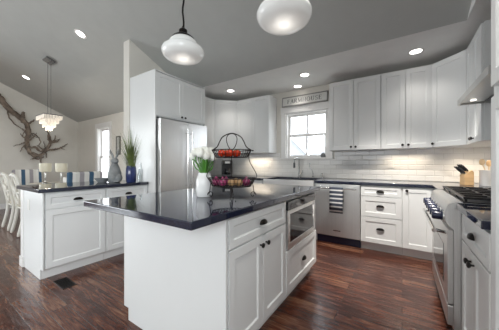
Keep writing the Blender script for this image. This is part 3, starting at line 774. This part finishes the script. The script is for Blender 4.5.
# serif capitals drawn as strokes on a 1 x 1.4 grid: thick stems, thin arms, small serifs
def glyph(ch):
    t, n = .25, .14
    S = []       # quads as 4 points
    def bar(x0, y0, x1, y1, w):
        dx, dy = x1-x0, y1-y0; l = math.hypot(dx, dy); nx, ny = -dy/l*w/2, dx/l*w/2
        S.append([(x0+nx, y0+ny), (x0-nx, y0-ny), (x1-nx, y1-ny), (x1+nx, y1+ny)])
    def ser(x, y, w=.36): bar(x-w/2, y, x+w/2, y, .07)
    def arc(cx, cy, rx, ry, a0, a1, w0, w1, n_=12):
        for i in range(n_):
            a, b_ = R(a0+(a1-a0)*i/n_), R(a0+(a1-a0)*(i+1)/n_)
            wa = w0+(w1-w0)*abs(math.cos(a)); wb = w0+(w1-w0)*abs(math.cos(b_))
            S.append([(cx+(rx-wa/2)*math.cos(a), cy+(ry-wa/2)*math.sin(a)), (cx+(rx+wa/2)*math.cos(a), cy+(ry+wa/2)*math.sin(a)),
                      (cx+(rx+wb/2)*math.cos(b_), cy+(ry+wb/2)*math.sin(b_)), (cx+(rx-wb/2)*math.cos(b_), cy+(ry-wb/2)*math.sin(b_))])
    if ch in 'FE':
        bar(.2, 0, .2, 1.4, t); ser(.2, .03); ser(.2, 1.37); bar(.2, 1.36, .85, 1.36, .08); bar(.85, 1.4, .85, 1.12, .07)
        bar(.2, .74, .66, .74, .08); bar(.66, .86, .66, .62, .07); w = .95
        if ch == 'E': bar(.2, .04, .88, .04, .08); bar(.88, 0, .88, .30, .07)
    elif ch == 'A':
        bar(.12, 0, .52, 1.4, n); bar(.52, 1.4, .95, 0, t); bar(.27, .48, .78, .48, .08); ser(.12, .03, .3); ser(.95, .03, .36); w = 1.08
    elif ch == 'R':
        bar(.2, 0, .2, 1.4, t); ser(.2, .03); ser(.2, 1.37, .3); bar(.2, 1.36, .55, 1.36, .08); bar(.2, .70, .55, .70, .08)
        arc(.52, 1.03, .32, .33, -90, 90, .08, .2); bar(.5, .70, .95, .02, t*.9); ser(1.0, .03, .24); w = 1.08
    elif ch == 'M':
        bar(.15, 0, .18, 1.4, n); bar(.2, 1.4, .65, .1, t); bar(.65, .1, 1.1, 1.4, n); bar(1.15, 0, 1.13, 1.4, t); ser(.15, .03, .32); ser(1.15, .03); ser(.14, 1.37, .2); ser(1.18, 1.37, .24); w = 1.34
    elif ch == 'H':
        bar(.2, 0, .2, 1.4, t); bar(.95, 0, .95, 1.4, t); bar(.2, .72, .95, .72, .08)
        for x in (.2, .95): ser(x, .03); ser(x, 1.37)
        w = 1.18
    elif ch == 'O':
        arc(.58, .7, .48, .68, 0, 360, .08, .2, 28); w = 1.18
    elif ch == 'U':
        bar(.2, .45, .2, 1.4, t); bar(.92, .45, .92, 1.4, n); arc(.56, .45, .36, .42, 180, 360, .09, .17, 14); ser(.2, 1.37); ser(.92, 1.37, .3); w = 1.14
    elif ch == 'S':
        arc(.45, 1.03, .30, .33, 20, 250, .09, .14, 16); arc(.45, .37, .33, .34, 70, -160, .09, .16, 16); bar(.45, .72, .5, .68, .16)
        bar(.74, 1.4, .74, 1.1, .06); bar(.12, .3, .12, .0, .06); w = .9
    return S, w
word = 'FARMHOUSE'; hgt = .078; u = hgt/1.4
adv = [glyph(ch)[1] for ch in word]; tot = sum(adv) + .22*(len(word)-1)
x = -tot*u/2
for ch, w in zip(word, adv):
    S, _ = glyph(ch); b = MB()
    for q in S:
        vs = [(x+px*u, .0052, (sh-hgt)/2+pz*u) for px, pz in q] + [(x+px*u, .0062, (sh-hgt)/2+pz*u) for px, pz in q]
        b.add(vs, [(0,1,2,3), (7,6,5,4), (0,4,5,1), (1,5,6,2), (2,6,7,3), (3,7,4,0)])
    b.build('letter', M['ink'], sg)
    x += (w+.22)*u

fr = thing('floor_register', 'small dark metal floor vent set in the hardwood beside the peninsula', 'floor vent', (-2.74, .885, .0005))
b = MB(); b.box(-.13, .13, -.055, -.045, 0, .004); b.box(-.13, .13, .045, .055, 0, .004); b.box(-.13, -.12, -.045, .045, 0, .004); b.box(.12, .13, -.045, .045, 0, .004)
for k in range(14): b.box(-.115+k*.0172, -.108+k*.0172, -.045, .045, .0005, .0035)
b.build('grille', M['bronze'], fr)
MB().box(-.12, .12, -.045, .045, .0001, .0004).build('damper', M['black'], fr)

# ------------------------------------------------------------------ things on the worktops
# white vase of tulips on the island
VX, VY = -1.24, 1.26
v = MB().lathe([(0, .0), (.050, .0), (.057, .008), (.060, .05), (.060, .12), (.055, .145), (.044, .16), (.044, .178), (.040, .178), (.039, .158), (.052, .12), (.052, .01), (0, .008)], (0,0,0), 32).build('flower_vase', M['porcelain'], None, smooth=True, loc=(VX, VY, T1+.001))
tag(v, 'round white ceramic vase of tulips on the island worktop', 'vase')
rr = random.Random(3)
heads = []
for k in range(13):
    a = k*2.4; q = .018 + .068*math.sqrt(k/13.)
    heads.append((q*math.cos(a), q*math.sin(a), .315 - .075*(k/13.) + rr.uniform(-.02, .03)))
for k, (hx, hy, hz) in enumerate(heads):
    t = thing('tulip', 'white tulip with green leaves in the white vase on the island', 'flower', (VX, VY, T1+.03), 0, 'white tulips in the island vase')
    sx, sy = hx*.30, hy*.30
    b = MB(); b.tube(smoothcurve([(sx*.4, sy*.4, .0), (sx, sy, .14), (hx*.8, hy*.8, hz-.08), (hx, hy, hz-.03)], 4), .0035, 6); b.build('stem', M['leaf'], t, smooth=True)
    b = MB(); b.lathe([(0, -.028), (.016, -.024), (.026, -.010), (.028, .005), (.023, .018), (.013, .027), (0, .030)], (hx, hy, hz), 12)
    for j in range(3):
        an = j*2.09+k
        b.ball((hx+.012*math.cos(an), hy+.012*math.sin(an), hz+.006), .019, .019, .029, 10, 8)
    b.build('petals', M['petal'], t, smooth=True)
    if k % 2 == 0:
        a = k*2.4+.6; d = (math.cos(a), math.sin(a)); nrm = (-d[1], d[0])
        vs = []; fs = []
        for j, (rd, zz, w) in enumerate([(.012, .10, .004), (.026, .16, .013), (.046, .21, .015), (.07, .245, .010), (.088, .25, .001)]):
            vs += [(d[0]*rd-nrm[0]*w, d[1]*rd-nrm[1]*w, zz), (d[0]*(rd+.004), d[1]*(rd+.004), zz-.003), (d[0]*rd+nrm[0]*w, d[1]*rd+nrm[1]*w, zz)]
        for j in range(4): fs += [(j*3, j*3+1, j*3+4, j*3+3), (j*3+1, j*3+2, j*3+5, j*3+4)]
        MB().add(vs, fs).build('leaf', M['leaf'], t, smooth=True, solid=.0015)

# two-tier wire basket stand
BXc, BYc, BR = -1.01, 1.30, R(33)
bs = thing('basket_stand', 'two-tier black wire fruit stand with arched handle on the island', 'fruit stand', (BXc, BYc, T1+.001), BR)
def ell(rx, ry, z, n=40): return [(rx*math.cos(2*PI*i/n), ry*math.sin(2*PI*i/n), z) for i in range(n)]
def basket(name, z0, z1, rx0, ry0, rx1, ry1, spokes):
    b = MB()
    b.tube(ell(rx1, ry1, z1), .0035, 6, closed=True); b.tube(ell(rx0, ry0, z0), .003, 6, closed=True)
    b.tube(ell((rx0+rx1)/2, (ry0+ry1)/2, (z0+z1)/2), .0015, 5, closed=True)
    for i in range(spokes):
        a = 2*PI*i/spokes
        b.tube([(rx1*math.cos(a), ry1*math.sin(a), z1), (rx0*math.cos(a), ry0*math.sin(a), z0)], .002, 5)
    for i in range(-6, 7):
        x = i*rx0/7; y = ry0*math.sqrt(1-(x/rx0)**2); b.tube([(x, -y, z0), (x, y, z0)], .0013, 5)
    for i in (-1, 0, 1):
        y = i*ry0/2.2; x = rx0*math.sqrt(1-(y/ry0)**2); b.tube([(-x, y, z0), (x, y, z0)], .0018, 5)
    return b.build(name, M['iron'], bs, smooth=True)
basket('upper_basket', .292, .342, .112, .085, .140, .105, 34)
basket('lower_basket', .088, .145, .135, .105, .170, .135, 40)
# S-curved side wires, continuing down into scroll feet
for s_ in (-1, 1):
    pts = smoothcurve([(.140, 0, .342), (.125, 0, .315), (.122, 0, .285), (.135, 0, .245), (.172, 0, .18), (.176, 0, .15), (.155, 0, .135), (.150, 0, .11), (.156, 0, .06), (.162, 0, .03)], 5)
    sc = [(.150 + .022*(1-k/26)*math.cos(k*.33-.2) + .0, 0, .028 + .022*(1-k/34)*math.sin(k*.33-.2)) for k in range(20)]
    b = MB(); b.tube([(s_*x, y, z) for x, y, z in pts], .003, 7); b.tube([(s_*x, y, max(z, .0035)) for x, y, z in sc], .003, 7)
    b.build('side_wire', M['iron'], bs, smooth=True)
b = MB(); b.tube([(0, .0, .088), (0, 0, .34)], .003, 8); b.tube([(0, 0, .004), (0, 0, .088)], .003, 8); b.build('centre_rod', M['iron'], bs, smooth=True)
b = MB()
for s_ in (-1, 1): b.tube(smoothcurve([(0, 0, .085), (.0, s_*.07, .05), (0, s_*.115, .02), (0, s_*.12, .004)], 5), .003, 7)
b.build('foot_wire', M['iron'], bs, smooth=True)
pts = smoothcurve([(-.140, 0, .342), (-.105, 0, .365), (-.085, 0, .405), (-.06, 0, .44), (0, 0, .462), (.06, 0, .44), (.085, 0, .405), (.105, 0, .365), (.140, 0, .342)], 6)
b = MB(); b.tube(pts, .004, 8); b.tube([((.036+.012*math.sin(a*PI/14))*math.cos(a*PI/14), 0, .402+.058*math.sin(a*PI/14)) for a in range(28)], .003, 7, closed=True)
b.build('handle', M['iron'], bs, smooth=True)
def in_stand(x, y, z):
    c_, s_ = math.cos(BR), math.sin(BR)
    return (BXc + x*c_ - y*s_, BYc + x*s_ + y*c_, T1+.001+z)
for k, (x, y, r_, lab) in enumerate([(-.068, -.030, .027, 'red tomato at the vase end of the upper wire basket'), (-.012, -.036, .027, 'red tomato second from the vase end, front of upper basket'),
    (.041, -.034, .026, 'red tomato at the front of the upper basket, third from vase end'),
    (-.042, .027, .027, 'red tomato at the back of the upper basket near the vase end'), (.024, .026, .027, 'red tomato at the back of the upper basket near the window end')]):
    t = thing('tomato', lab, 'tomato', in_stand(x, y, .296), k*.7, 'red tomatoes in the upper basket')
    MB().ball((0, 0, r_*.9), r_, r_, r_*.9, 18, 12).build('flesh', M['tomato'], t, smooth=True)
    b = MB()
    for j in range(5):
        a = j*1.257; b.add([(0, 0, r_*1.76), (.010*math.cos(a-.4), .010*math.sin(a-.4), r_*1.79), (.016*math.cos(a), .016*math.sin(a), r_*1.72), (.010*math.cos(a+.4), .010*math.sin(a+.4), r_*1.79)], [(0, 1, 2, 3)])
    b.build('calyx', M['leaf'], t, solid=.0012)
for k, (x, y, r_, lab) in enumerate([(-.110, .0, .031, 'purple onion at the vase end of the lower basket'), (-.058, -.055, .030, 'purple onion at the front of the lower basket'),
    (-.045, .048, .029, 'purple onion at the back of the lower basket near the tulips'), (.105, -.028, .030, 'purple onion at the window end of the lower basket')]):
    t = thing('onion', lab, 'onion', in_stand(x, y, .092), k*.9, 'purple onions in the lower basket')
    MB().lathe([(0, 0), (r_*.5, r_*.1), (r_*.9, r_*.45), (r_, r_*.9), (r_*.86, r_*1.35), (r_*.45, r_*1.7), (r_*.16, r_*1.95), (r_*.12, r_*2.2), (0, r_*2.25)], (0,0,0), 18).build('bulb', M['onion'], t, smooth=True)
for k, (x, y, lab) in enumerate([(.005, -.058, 'tan potato at the front of the lower basket beside purple onions'), (.055, -.058, 'tan potato at the front of the lower basket toward its window end'), (.028, .022, 'tan potato in the middle back of the lower basket')]):
    t = MB().ball((0, 0, .026), .030, .024, .0255, 16, 10).build('potato', M['potato'], None, smooth=True, loc=in_stand(x, y, .092))
    t.rotation_euler = (0, 0, 1.2+k*.5)
    tag(t, lab, 'potato', 'potatoes in the lower basket')

# coffee maker in the far corner
cm = thing('coffee_maker', 'black coffee maker in the counter corner behind the wire fruit stand', 'coffee maker', (-3.02, 3.72, T1+.001), R(45))
MB().box(-.10, .10, -.02, .12, 0, .30).build('body', M['black'], cm, bevel=.01)
MB().box(-.10, .10, -.15, -.02, 0, .03).build('base', M['darksteel'], cm, bevel=.006)
MB().box(-.10, .10, -.15, -.02, .235, .32).build('brew_head', M['black'], cm, bevel=.012)
o = MB().lathe([(0, 0), (.055, .0), (.065, .03), (.06, .10), (.045, .125), (.045, .13), (0, .13)], (0, -.085, .031), 20).build('carafe', M['blackglass'], cm, smooth=True)
MB().tube(smoothcurve([(0, -.145, .14), (0, -.19, .13), (0, -.19, .07), (0, -.15, .06)], 4), .007, 8).build('handle', M['black'], o, smooth=True)
MB().box(-.05, .05, -.153, -.15, .255, .295).build('control_panel', M['silver'], cm)

# small pot on the window sill
sp = MB().lathe([(0, 0), (.035, 0), (.042, .02), (.040, .05), (.025, .075), (.014, .085), (0, .087)], (0,0,0), 18).build('sill_ornament', M['stone'], None, smooth=True, loc=(-1.155, WY+.0, wz0+.001))
tag(sp, 'small grey ornament on the kitchen window sill', 'ornament')

# knife block, knives, crock and spoons in the range corner
KA = R(200)
kb = thing('knife_block', 'light wood knife block on the corner counter beyond the range', 'knife block', (.625, 3.62, T1+.001), KA)
# slanted block: slots face toward -x
MB(Matrix.Rotation(PI/2, 4, 'Z')).prism_x([(-.045, 0), (.045, 0), (.045, .15), (.025, .175), (-.045, .115)], -.045, .045).build('block', M['wood'], kb, bevel=.003)
sl = (math.cos(KA), math.sin(KA))
for k in range(6):
    row, colm = divmod(k, 3)
    # local frame of the block after its rotation: slot face runs from (y=-.075,z=.12) to (.02,.235); block y -> local -x
    tpar = .25 + .42*row
    yy = -.045 + .07*tpar; zz = .115 + .06*tpar
    lx, ly, lz = -yy, -.029+.029*colm, zz
    c_, s_ = math.cos(KA), math.sin(KA)
    P0 = Vector((.625 + lx*c_ - ly*s_, 3.62 + lx*s_ + ly*c_, T1+.001+lz))
    dirv = Vector((.66*c_, .66*s_, .75)).normalized()
    side = Vector((-s_, c_, 0)); up = dirv.cross(side)
    t = thing('knife', ['black-handled knife in the lower row of the block, window-side slot', 'black-handled knife in the lower row, middle slot of the wood block', 'black-handled knife in the lower row of the block, range-side slot',
                        'black-handled knife in the upper row of the block, window-side slot', 'black-handled knife in the upper row, middle slot of the wood block', 'black-handled knife in the upper row of the block, range-side slot'][k], 'knife', tuple(P0), 0, 'knives in the wood block')
    b = MB(); b.tube([tuple(dirv*.012), tuple(dirv*.03 + up*.002), tuple(dirv*.085), tuple(dirv*.115 + up*(-.006))], [.009, .010, .0105, .008], 8); b.build('handle', M['black'], t, smooth=True)
    MB().tube([tuple(dirv*.002), tuple(dirv*.0115)], .0085, 8).build('bolster', M['chrome'], t, smooth=True)
ck = MB().lathe([(0, 0), (.072, 0), (.076, .006), (.076, .165), (.079, .17), (.079, .178), (.071, .178), (.070, .012), (0, .012)], (0,0,0), 32).build('utensil_crock', M['porcelain'], None, smooth=True, loc=(.80, 3.60, T1+.001))
tag(ck, 'white utensil crock beside the knife block', 'crock')
for k, (ax, ay, hh, lab) in enumerate([(-.045, .0, .27, 'pale wooden spoon leaning toward the knife block in the crock'), (.01, .03, .255, 'pale wooden spoon in the middle of the white crock'), (.045, -.01, .26, 'wooden spoon leaning away from the knife block in the crock')]):
    t = thing('wooden_spoon', lab, 'spoon', (.80, 3.60, T1+.014), 0, 'wooden spoons in the crock')
    MB().tube([(-ax*.4, -ay*.4, .004), (ax, ay, hh-.05)], .005, 8).build('handle', M['spoon'], t, smooth=True)
    MB().ball((ax*1.15, ay*1.15, hh-.018), .026, .009, .036, 14, 10).build('bowl', M['spoon'], t, smooth=True)

# ------------------------------------------------------------------ things on the peninsula
gv = thing('ribbed_vase', 'cobalt blue ribbed vase holding tall grass on the peninsula', 'vase', (-3.05, 1.72, T1+.001))
n = 48; prof = [(.0, .0), (.058, 0), (.066, .01), (.070, .10), (.066, .19), (.058, .208), (.060, .22), (.053, .22), (.055, .05), (0, .03)]
vs = []; fs = []
for r_, z in prof:
    for i in range(n):
        a = 2*PI*i/n; q = .9*r_*(1 + (.045*math.cos(12*a) if r_ > .05 else 0)); vs.append((q*math.cos(a), q*math.sin(a), z))
for j in range(len(prof)-1):
    for i in range(n): fs.append((j*n+i, j*n+(i+1) % n, (j+1)*n+(i+1) % n, (j+1)*n+i))
MB().add(vs, fs).build('vessel', M['bluevase'], gv, smooth=True)
rr = random.Random(11); b = MB()
for k in range(150):
    a = rr.uniform(0, 2*PI); r0 = rr.uniform(0, .042); hh = rr.uniform(.38, .72); sp_ = abs(rr.gauss(.13, .10)); sp_ = min(sp_, .26, .15/max(.05, math.sin(a)), .26/max(.3, math.cos(a))); w = rr.uniform(.0025, .0052)
    d = Vector((math.cos(a), math.sin(a), 0)); s_ = Vector((-d.y, d.x, 0))
    vs = []; 
    for j in range(6):
        q = j/5; p = d*(r0 + sp_*q**2) + Vector((0, 0, .06+hh*q - sp_*.5*q**3)); ww = w*(1-q**2*.95)
        vs += [tuple(p-s_*ww), tuple(p+s_*ww)]
    b.add(vs, [(2*j, 2*j+1, 2*j+3, 2*j+2) for j in range(5)])
g = b.build('grass_plant', M['grass'], None, loc=(-3.05, 1.72, T1+.001))
tag(g, 'tall wispy green grass plant growing from the blue ribbed vase', 'plant')

fg = thing('animal_figurine', 'grey stone-like animal figurine with upright ears beside the grass plant', 'figurine', (-3.20, 1.58, T1+.001), R(20))
b = MB(); b.lathe([(0, 0), (.062, 0), (.075, .02), (.088, .07), (.085, .13), (.066, .19), (.046, .235), (.036, .26), (0, .27)], (0,0,0), 24, sx=.85)
b.ball((.012, -.01, .285), .048, .042, .043); b.ball((.05, -.03, .275), .03, .026, .024); b.ball((.06, 0, .06), .045, .05, .06); b.ball((.055, -.03, .016), .045, .03, .016); b.ball((-.055, -.02, .016), .04, .03, .016)
b.build('body', M['stone'], fg, smooth=True)
for s_, tilt in ((-1, -.055), (1, .02)):
    MB().tube([(s_*.018, .0, .315), (s_*.022+tilt*.4, .01, .36), (s_*.024+tilt, .012, .405), (s_*.022+tilt*1.15, .012, .44)], [.010, .014, .013, .004], 10).build('ear', M['stone'], fg, smooth=True)
lb = MB().lathe([(0, 0), (.05, 0), (.055, .006), (.085, .04), (.092, .055), (.088, .055), (.05, .01), (0, .008)], (0,0,0), 28).build('shallow_bowl', M['stone'], None, smooth=True, loc=(-3.36, 1.50, T1+.001))
tag(lb, 'low grey bowl behind the figurine on the peninsula', 'bowl')
for k, (x, y, hh, lab) in enumerate([(-3.03, 1.845, .26, 'tall clear glass bottle against the refrigerator panel'), (-2.985, 1.80, .17, 'shorter clear glass bottle in front of the refrigerator panel')]):
    q = MB().lathe([(0, 0), (.028, 0), (.030, .01), (.030, hh*.6), (.014, hh*.75), (.013, hh), (.010, hh), (.011, hh*.74), (.026, hh*.59), (.026, .012), (0, .010)], (0,0,0), 20).build('glass_bottle', M['vglass'], None, smooth=True, loc=(x, y, T1+.001))
    tag(q, lab, 'bottle', 'clear glass bottles on the peninsula')

# ------------------------------------------------------------------ dining room
TX, TY = -5.75, 1.96
tb = thing('dining_table', 'pale wooden dining table under the crystal chandelier', 'dining table', (TX, TY, 0))
MB().box(-.78, .78, -.48, .48, .725, .76).build('tabletop', M['tablewood'], tb, bevel=.006)
MB().box(-.68, .68, -.40, .40, .64, .725).build('apron', M['chairwhite'], tb)
for sx in (-1, 1):
    for sy in (-1, 1):
        MB().lathe([(.03, 0), (.035, .05), (.025, .08), (.045, .35), (.03, .55), (.045, .57), (.045, .64)], (sx*.66, sy*.38, 0), 14).build('leg', M['chairwhite'], tb, smooth=True)
# upholstered striped end chairs
def end_chair(label, x, y, rz):
    t = thing('striped_dining_chair', label, 'chair', (x, y, 0), rz, 'striped end chairs at the dining table')
    # local: seat centre at origin, back toward +y
    MB().box(-.25, .25, -.25, .22, .36, .49).build('seat', M['stripe'], t, bevel=.03, seg=4)
    b = MB(Matrix.Translation((0, .225, .42)) @ Matrix.Rotation(R(-6), 4, 'X')); b.box(-.25, .25, 0, .09, 0, .62); b.build('backrest', M['stripe'], t, bevel=.03, seg=4)
    for sx in (-1, 1):
        for yy in (-.21, .24): MB().tube([(sx*.21, yy, 0), (sx*.21, yy, .36)], [.016, .024], 8).build('leg', M['tablewood'], t, smooth=True)
    return t
end_chair('striped upholstered chair with its back to the peninsula at the table end', -4.72, 1.70, R(-90))
end_chair('striped upholstered chair at the far table end by the branch wall', -6.90, 1.62, R(90))
# carved white side chairs
def side_chair(label, x, y, rz):
    t = thing('carved_side_chair', label, 'chair', (x, y, 0), rz, 'carved white side chairs at the dining table')
    MB().box(-.23, .23, -.22, .21, .42, .445).build('seat_frame', M['chairwhite'], t, bevel=.008)
    MB().box(-.21, .21, -.20, .19, .446, .495).build('seat_cushion', M['cream'], t, bevel=.02, seg=3)
    b = MB()
    for s_ in (-1, 1): b.tube(smoothcurve([(s_*.19, .20, .42), (s_*.185, .225, .60), (s_*.215, .26, .80), (s_*.20, .285, .93), (s_*.13, .295, .975), (s_*.06, .295, .965), (0, .30, 1.0)], 5), [.022]*31, 8)
    b.build('back_frame', M['chairwhite'], t, smooth=True)
    b = MB()
    for s_ in (-1, 1):
        b.tube(smoothcurve([(s_*.02, .215, .50), (s_*.09, .24, .60), (s_*.03, .25, .70), (s_*.11, .27, .80), (s_*.06, .285, .90), (s_*.02, .29, .965)], 5), .016, 8)
        b.tube(smoothcurve([(s_*.19, .235, .66), (s_*.10, .25, .70), (s_*.05, .245, .64)], 5), .012, 8)
        b.tube(smoothcurve([(s_*.205, .27, .84), (s_*.13, .27, .86), (s_*.08, .275, .82)], 5), .012, 8)
    b.build('carved_splat', M['chairwhite'], t, smooth=True)
    for s_ in (-1, 1):
        MB().tube(smoothcurve([(s_*.20, -.19, .42), (s_*.225, -.215, .32), (s_*.20, -.20, .14), (s_*.205, -.215, .03), (s_*.21, -.235, .012)], 4), [.032]*4+[.028]*4+[.018]*4+[.014]*4+[.012], 8).build('leg', M['chairwhite'], t, smooth=True)
        MB().tube(smoothcurve([(s_*.19, .20, .42), (s_*.19, .22, .25), (s_*.20, .27, .0125)], 4), [.024]*8+[.016], 8).build('leg', M['chairwhite'], t, smooth=True)
    return t
side_chair('carved white side chair with openwork back, the one closer to the peninsula', -5.25, 1.30, R(180))
side_chair('carved white side chair with openwork back, the one closer to the branch wall', -5.86, 1.30, R(180))

tr = MB().box(-.20, .20, -.12, .12, 0, .018).build('serving_tray', M['teal'], None, bevel=.005, loc=(-5.70, 1.66, .761))
tag(tr, 'dark tray on the dining table beneath the candle goblets', 'tray')
def goblet(label, x, y, sc=1):
    t = thing('candle_goblet', label, 'candle holder', (x, y, .78), 0, 'goblet candle holders on the dining table'); t.scale = (1, 1, 1.38)
    MB().lathe([(0, 0), (.045, 0), (.045, .006), (.014, .02), (.011, .06), (.018, .075), (.010, .09), (.012, .155), (.0, .156)], (0,0,0), 22).build('stem', M['silver'], t, smooth=True)
    MB().lathe([(0, .157), (.06, .160), (.086, .166), (.094, .18), (.098, .285), (.094, .285), (.088, .19), (0, .185)], (0,0,0), 28).build('cup', M['goblet'], t, smooth=True)
    o = MB().lathe([(.06, .19), (.06, .265), (.05, .272), (0, .270)], (0,0,0), 22).build('candle', M['candle'], t, smooth=True)
    MB().tube([(0, 0, .27), (.002, 0, .285)], .0015, 6).build('wick', M['black'], o)
goblet('ivory candle goblet on the tray, the one nearer the branch wall', -5.84, 1.575)
goblet('ivory candle goblet on the tray, the one nearer the dining window', -5.57, 1.745)
bx = thing('white_planter', 'low white planter box on the dining table behind the goblets', 'planter', (-5.95, 2.05, .761), R(10))
b = MB(); b.box(-.2, .2, -.07, -.058, 0, .11); b.box(-.2, .2, .058, .07, 0, .11); b.box(-.2, -.188, -.058, .058, 0, .11); b.box(.188, .2, -.058, .058, 0, .11); b.box(-.188, .188, -.058, .058, 0, .08)
b.build('box', M['porcelain'], bx, bevel=.004)

# chandelier
CX, CY = -5.68, 1.59
ch = thing('crystal_chandelier', 'rectangular tiered crystal chandelier on two thin cables over the dining table', 'chandelier', (CX, CY, 1.80))
CS = 1
zt = (ceil_z(CY) - 1.80)
o = MB().box(-.115, .115, -.075, .075, -.03, 0).build('canopy', M['nickel'], ch, bevel=.004)
o.location = (0, 0, zt-.012)
o.rotation_euler = (SA, 0, 0)
for s_ in (-1, 1): MB().tube([(s_*.085, 0, .295), (s_*.085, 0, zt-.03)], .005, 6).build('cable', M['nickel'], ch)
MB().box(-.225, .225, -.145, .145, .28, .295)  .build('frame', M['nickel'], ch, bevel=.003)
for k, (lx, ly, z0, z1) in enumerate([(.215, .135, .20, .28), (.165, .10, .13, .205), (.115, .068, .065, .14), (.06, .035, .01, .075)]):
    b = MB(); step = .021
    def rod(x, y):
        w = .008; zz = z0 + .006*((int(abs(x)*300)+int(abs(y)*300)) % 2)
        b.add([(x-w,y,z1),(x,y-w,z1),(x+w,y,z1),(x,y+w,z1),(x-w,y,zz+.012),(x,y-w,zz+.012),(x+w,y,zz+.012),(x,y+w,zz+.012),(x,y,zz)],
              [(0,1,2,3),(0,4,5,1),(1,5,6,2),(2,6,7,3),(3,7,4,0),(4,8,5),(5,8,6),(6,8,7),(7,8,4)])
    nx = int(2*lx/step); ny = int(2*ly/step)
    for i in range(nx+1):
        x = -lx + 2*lx*i/nx; rod(x, -ly); rod(x, ly)
    for i in range(1, ny):
        y = -ly + 2*ly*i/ny; rod(-lx, y); rod(lx, y)
    tier = b.build('crystal_tier', M['crystal'], ch)
l = bpy.data.lights.new('chandelier_bulb', 'POINT'); l.energy = 6; l.color = (1, .88, .74); l.shadow_soft_size = .06
q = bpy.data.objects.new('chandelier_bulb', l); COL.objects.link(q); q.parent = ch; q.location = (0, 0, -.08)

# driftwood branch on the dining wall
dr = random.Random(5)
def limb(b, pts, r0, r1, dx=.0, off=0):
    P = smoothcurve([(DX+.14+off+dx*math.sin(i*1.7), y, z) for i, (y, z) in enumerate(pts)], 6)
    k = len(P)
    P = [(x+dr.uniform(-.008, .008), y+dr.uniform(-.010, .010), z+dr.uniform(-.010, .010)) for x, y, z in P]
    b.tube(P, [max(.004, (r0+(r1-r0)*i/(k-1))*dr.uniform(.85, 1.15)) for i in range(k)], 10)
br = thing('driftwood_branch', 'large gnarled driftwood branch hung on the dining room wall', 'branch', (0, 0, 0))
b = MB(); limb(b, [(1.293, 2.941), (1.396, 2.816), (1.519, 2.613), (1.723, 2.43), (1.869, 2.253), (1.919, 2.043), (1.893, 1.769), (1.939, 1.5), (2.092, 1.38), (2.277, 1.516), (2.389, 1.781), (2.355, 2.008)], .075, .03, .03)
b.build('trunk', M['driftwood'], br, smooth=True)
for pts, r0, r1 in [([(1.80, 2.33), (1.80, 2.43), (1.825, 2.541)], .05, .03), ([(1.879, 2.227), (1.96, 2.293), (2.042, 2.375)], .035, .012), ([(1.919, 1.975), (2.021, 1.986), (2.105, 1.926), (2.169, 1.792), (2.126, 1.648)], .022, .008),
    ([(2.28, 1.55), (2.435, 1.581), (2.575, 1.618), (2.696, 1.684), (2.795, 1.782)], .03, .01), ([(2.623, 1.635), (2.72, 1.596)], .014, .006), ([(2.105, 1.397), (2.169, 1.342), (2.169, 1.146)], .03, .012), ([(1.5, 2.60), (1.56, 2.33), (1.66, 2.20), (1.743, 2.128), (1.86, 2.06)], .016, .010),
    ([(2.367, 1.952), (2.299, 2.116), (2.277, 2.256)], .022, .008), ([(2.389, 1.752), (2.481, 1.875), (2.504, 1.994)], .026, .01), ([(1.92, 1.6), (2.05, 1.62), (2.16, 1.52), (2.3, 1.60)], .03, .02), ([(1.95, 1.48), (2.02, 1.36), (2.12, 1.30), (2.25, 1.36)], .035, .012), ([(1.90, 1.72), (1.80, 1.60), (1.76, 1.48)], .016, .006), ([(1.90, 2.10), (1.83, 2.0), (1.80, 1.88)], .016, .006)]:
    b = MB(); limb(b, pts, r0, r1, .015, .02); b.build('limb', M['driftwood'], br, smooth=True)
rr = random.Random(21)
tr_ = [(1.519, 2.613), (1.723, 2.43), (1.869, 2.253), (1.919, 2.043), (1.893, 1.769), (1.939, 1.5), (2.092, 1.38), (2.277, 1.516), (2.389, 1.781)]
for k in range(14):
    y, z = tr_[rr.randrange(3, 9)]; a = rr.uniform(0, 2*PI); l_ = rr.uniform(.15, .36); b_ = rr.uniform(-.8, .8)
    pts = [(y+rr.uniform(-.03, .03), z+rr.uniform(-.03, .03))]
    for q in range(3):
        a += b_*.5; pts.append((pts[-1][0]+math.cos(a)*l_/3, pts[-1][1]+math.sin(a)*l_/3))
    b = MB(); limb(b, pts, rr.uniform(.014, .03), .006, .01, .015); b.build('limb', M['driftwood'], br, smooth=True)
# narrow framed picture on the dining window wall
pf = thing('framed_picture', 'narrow dark framed picture on the dining wall above the figurine', 'picture', (-6.12, DY-.001, 1.40))
b = MB(); w2 = .10; b.box(-w2, w2, -.02, 0, 0, .025); b.box(-w2, w2, -.02, 0, .455, .48); b.box(-w2, -w2+.025, -.02, 0, .025, .455); b.box(w2-.025, w2, -.02, 0, .025, .455)
b.build('frame', M['picframe'], pf, bevel=.002)
MB().box(-w2+.025, w2-.025, -.012, -.004, .025, .455).build('print', M['picmat'], pf)
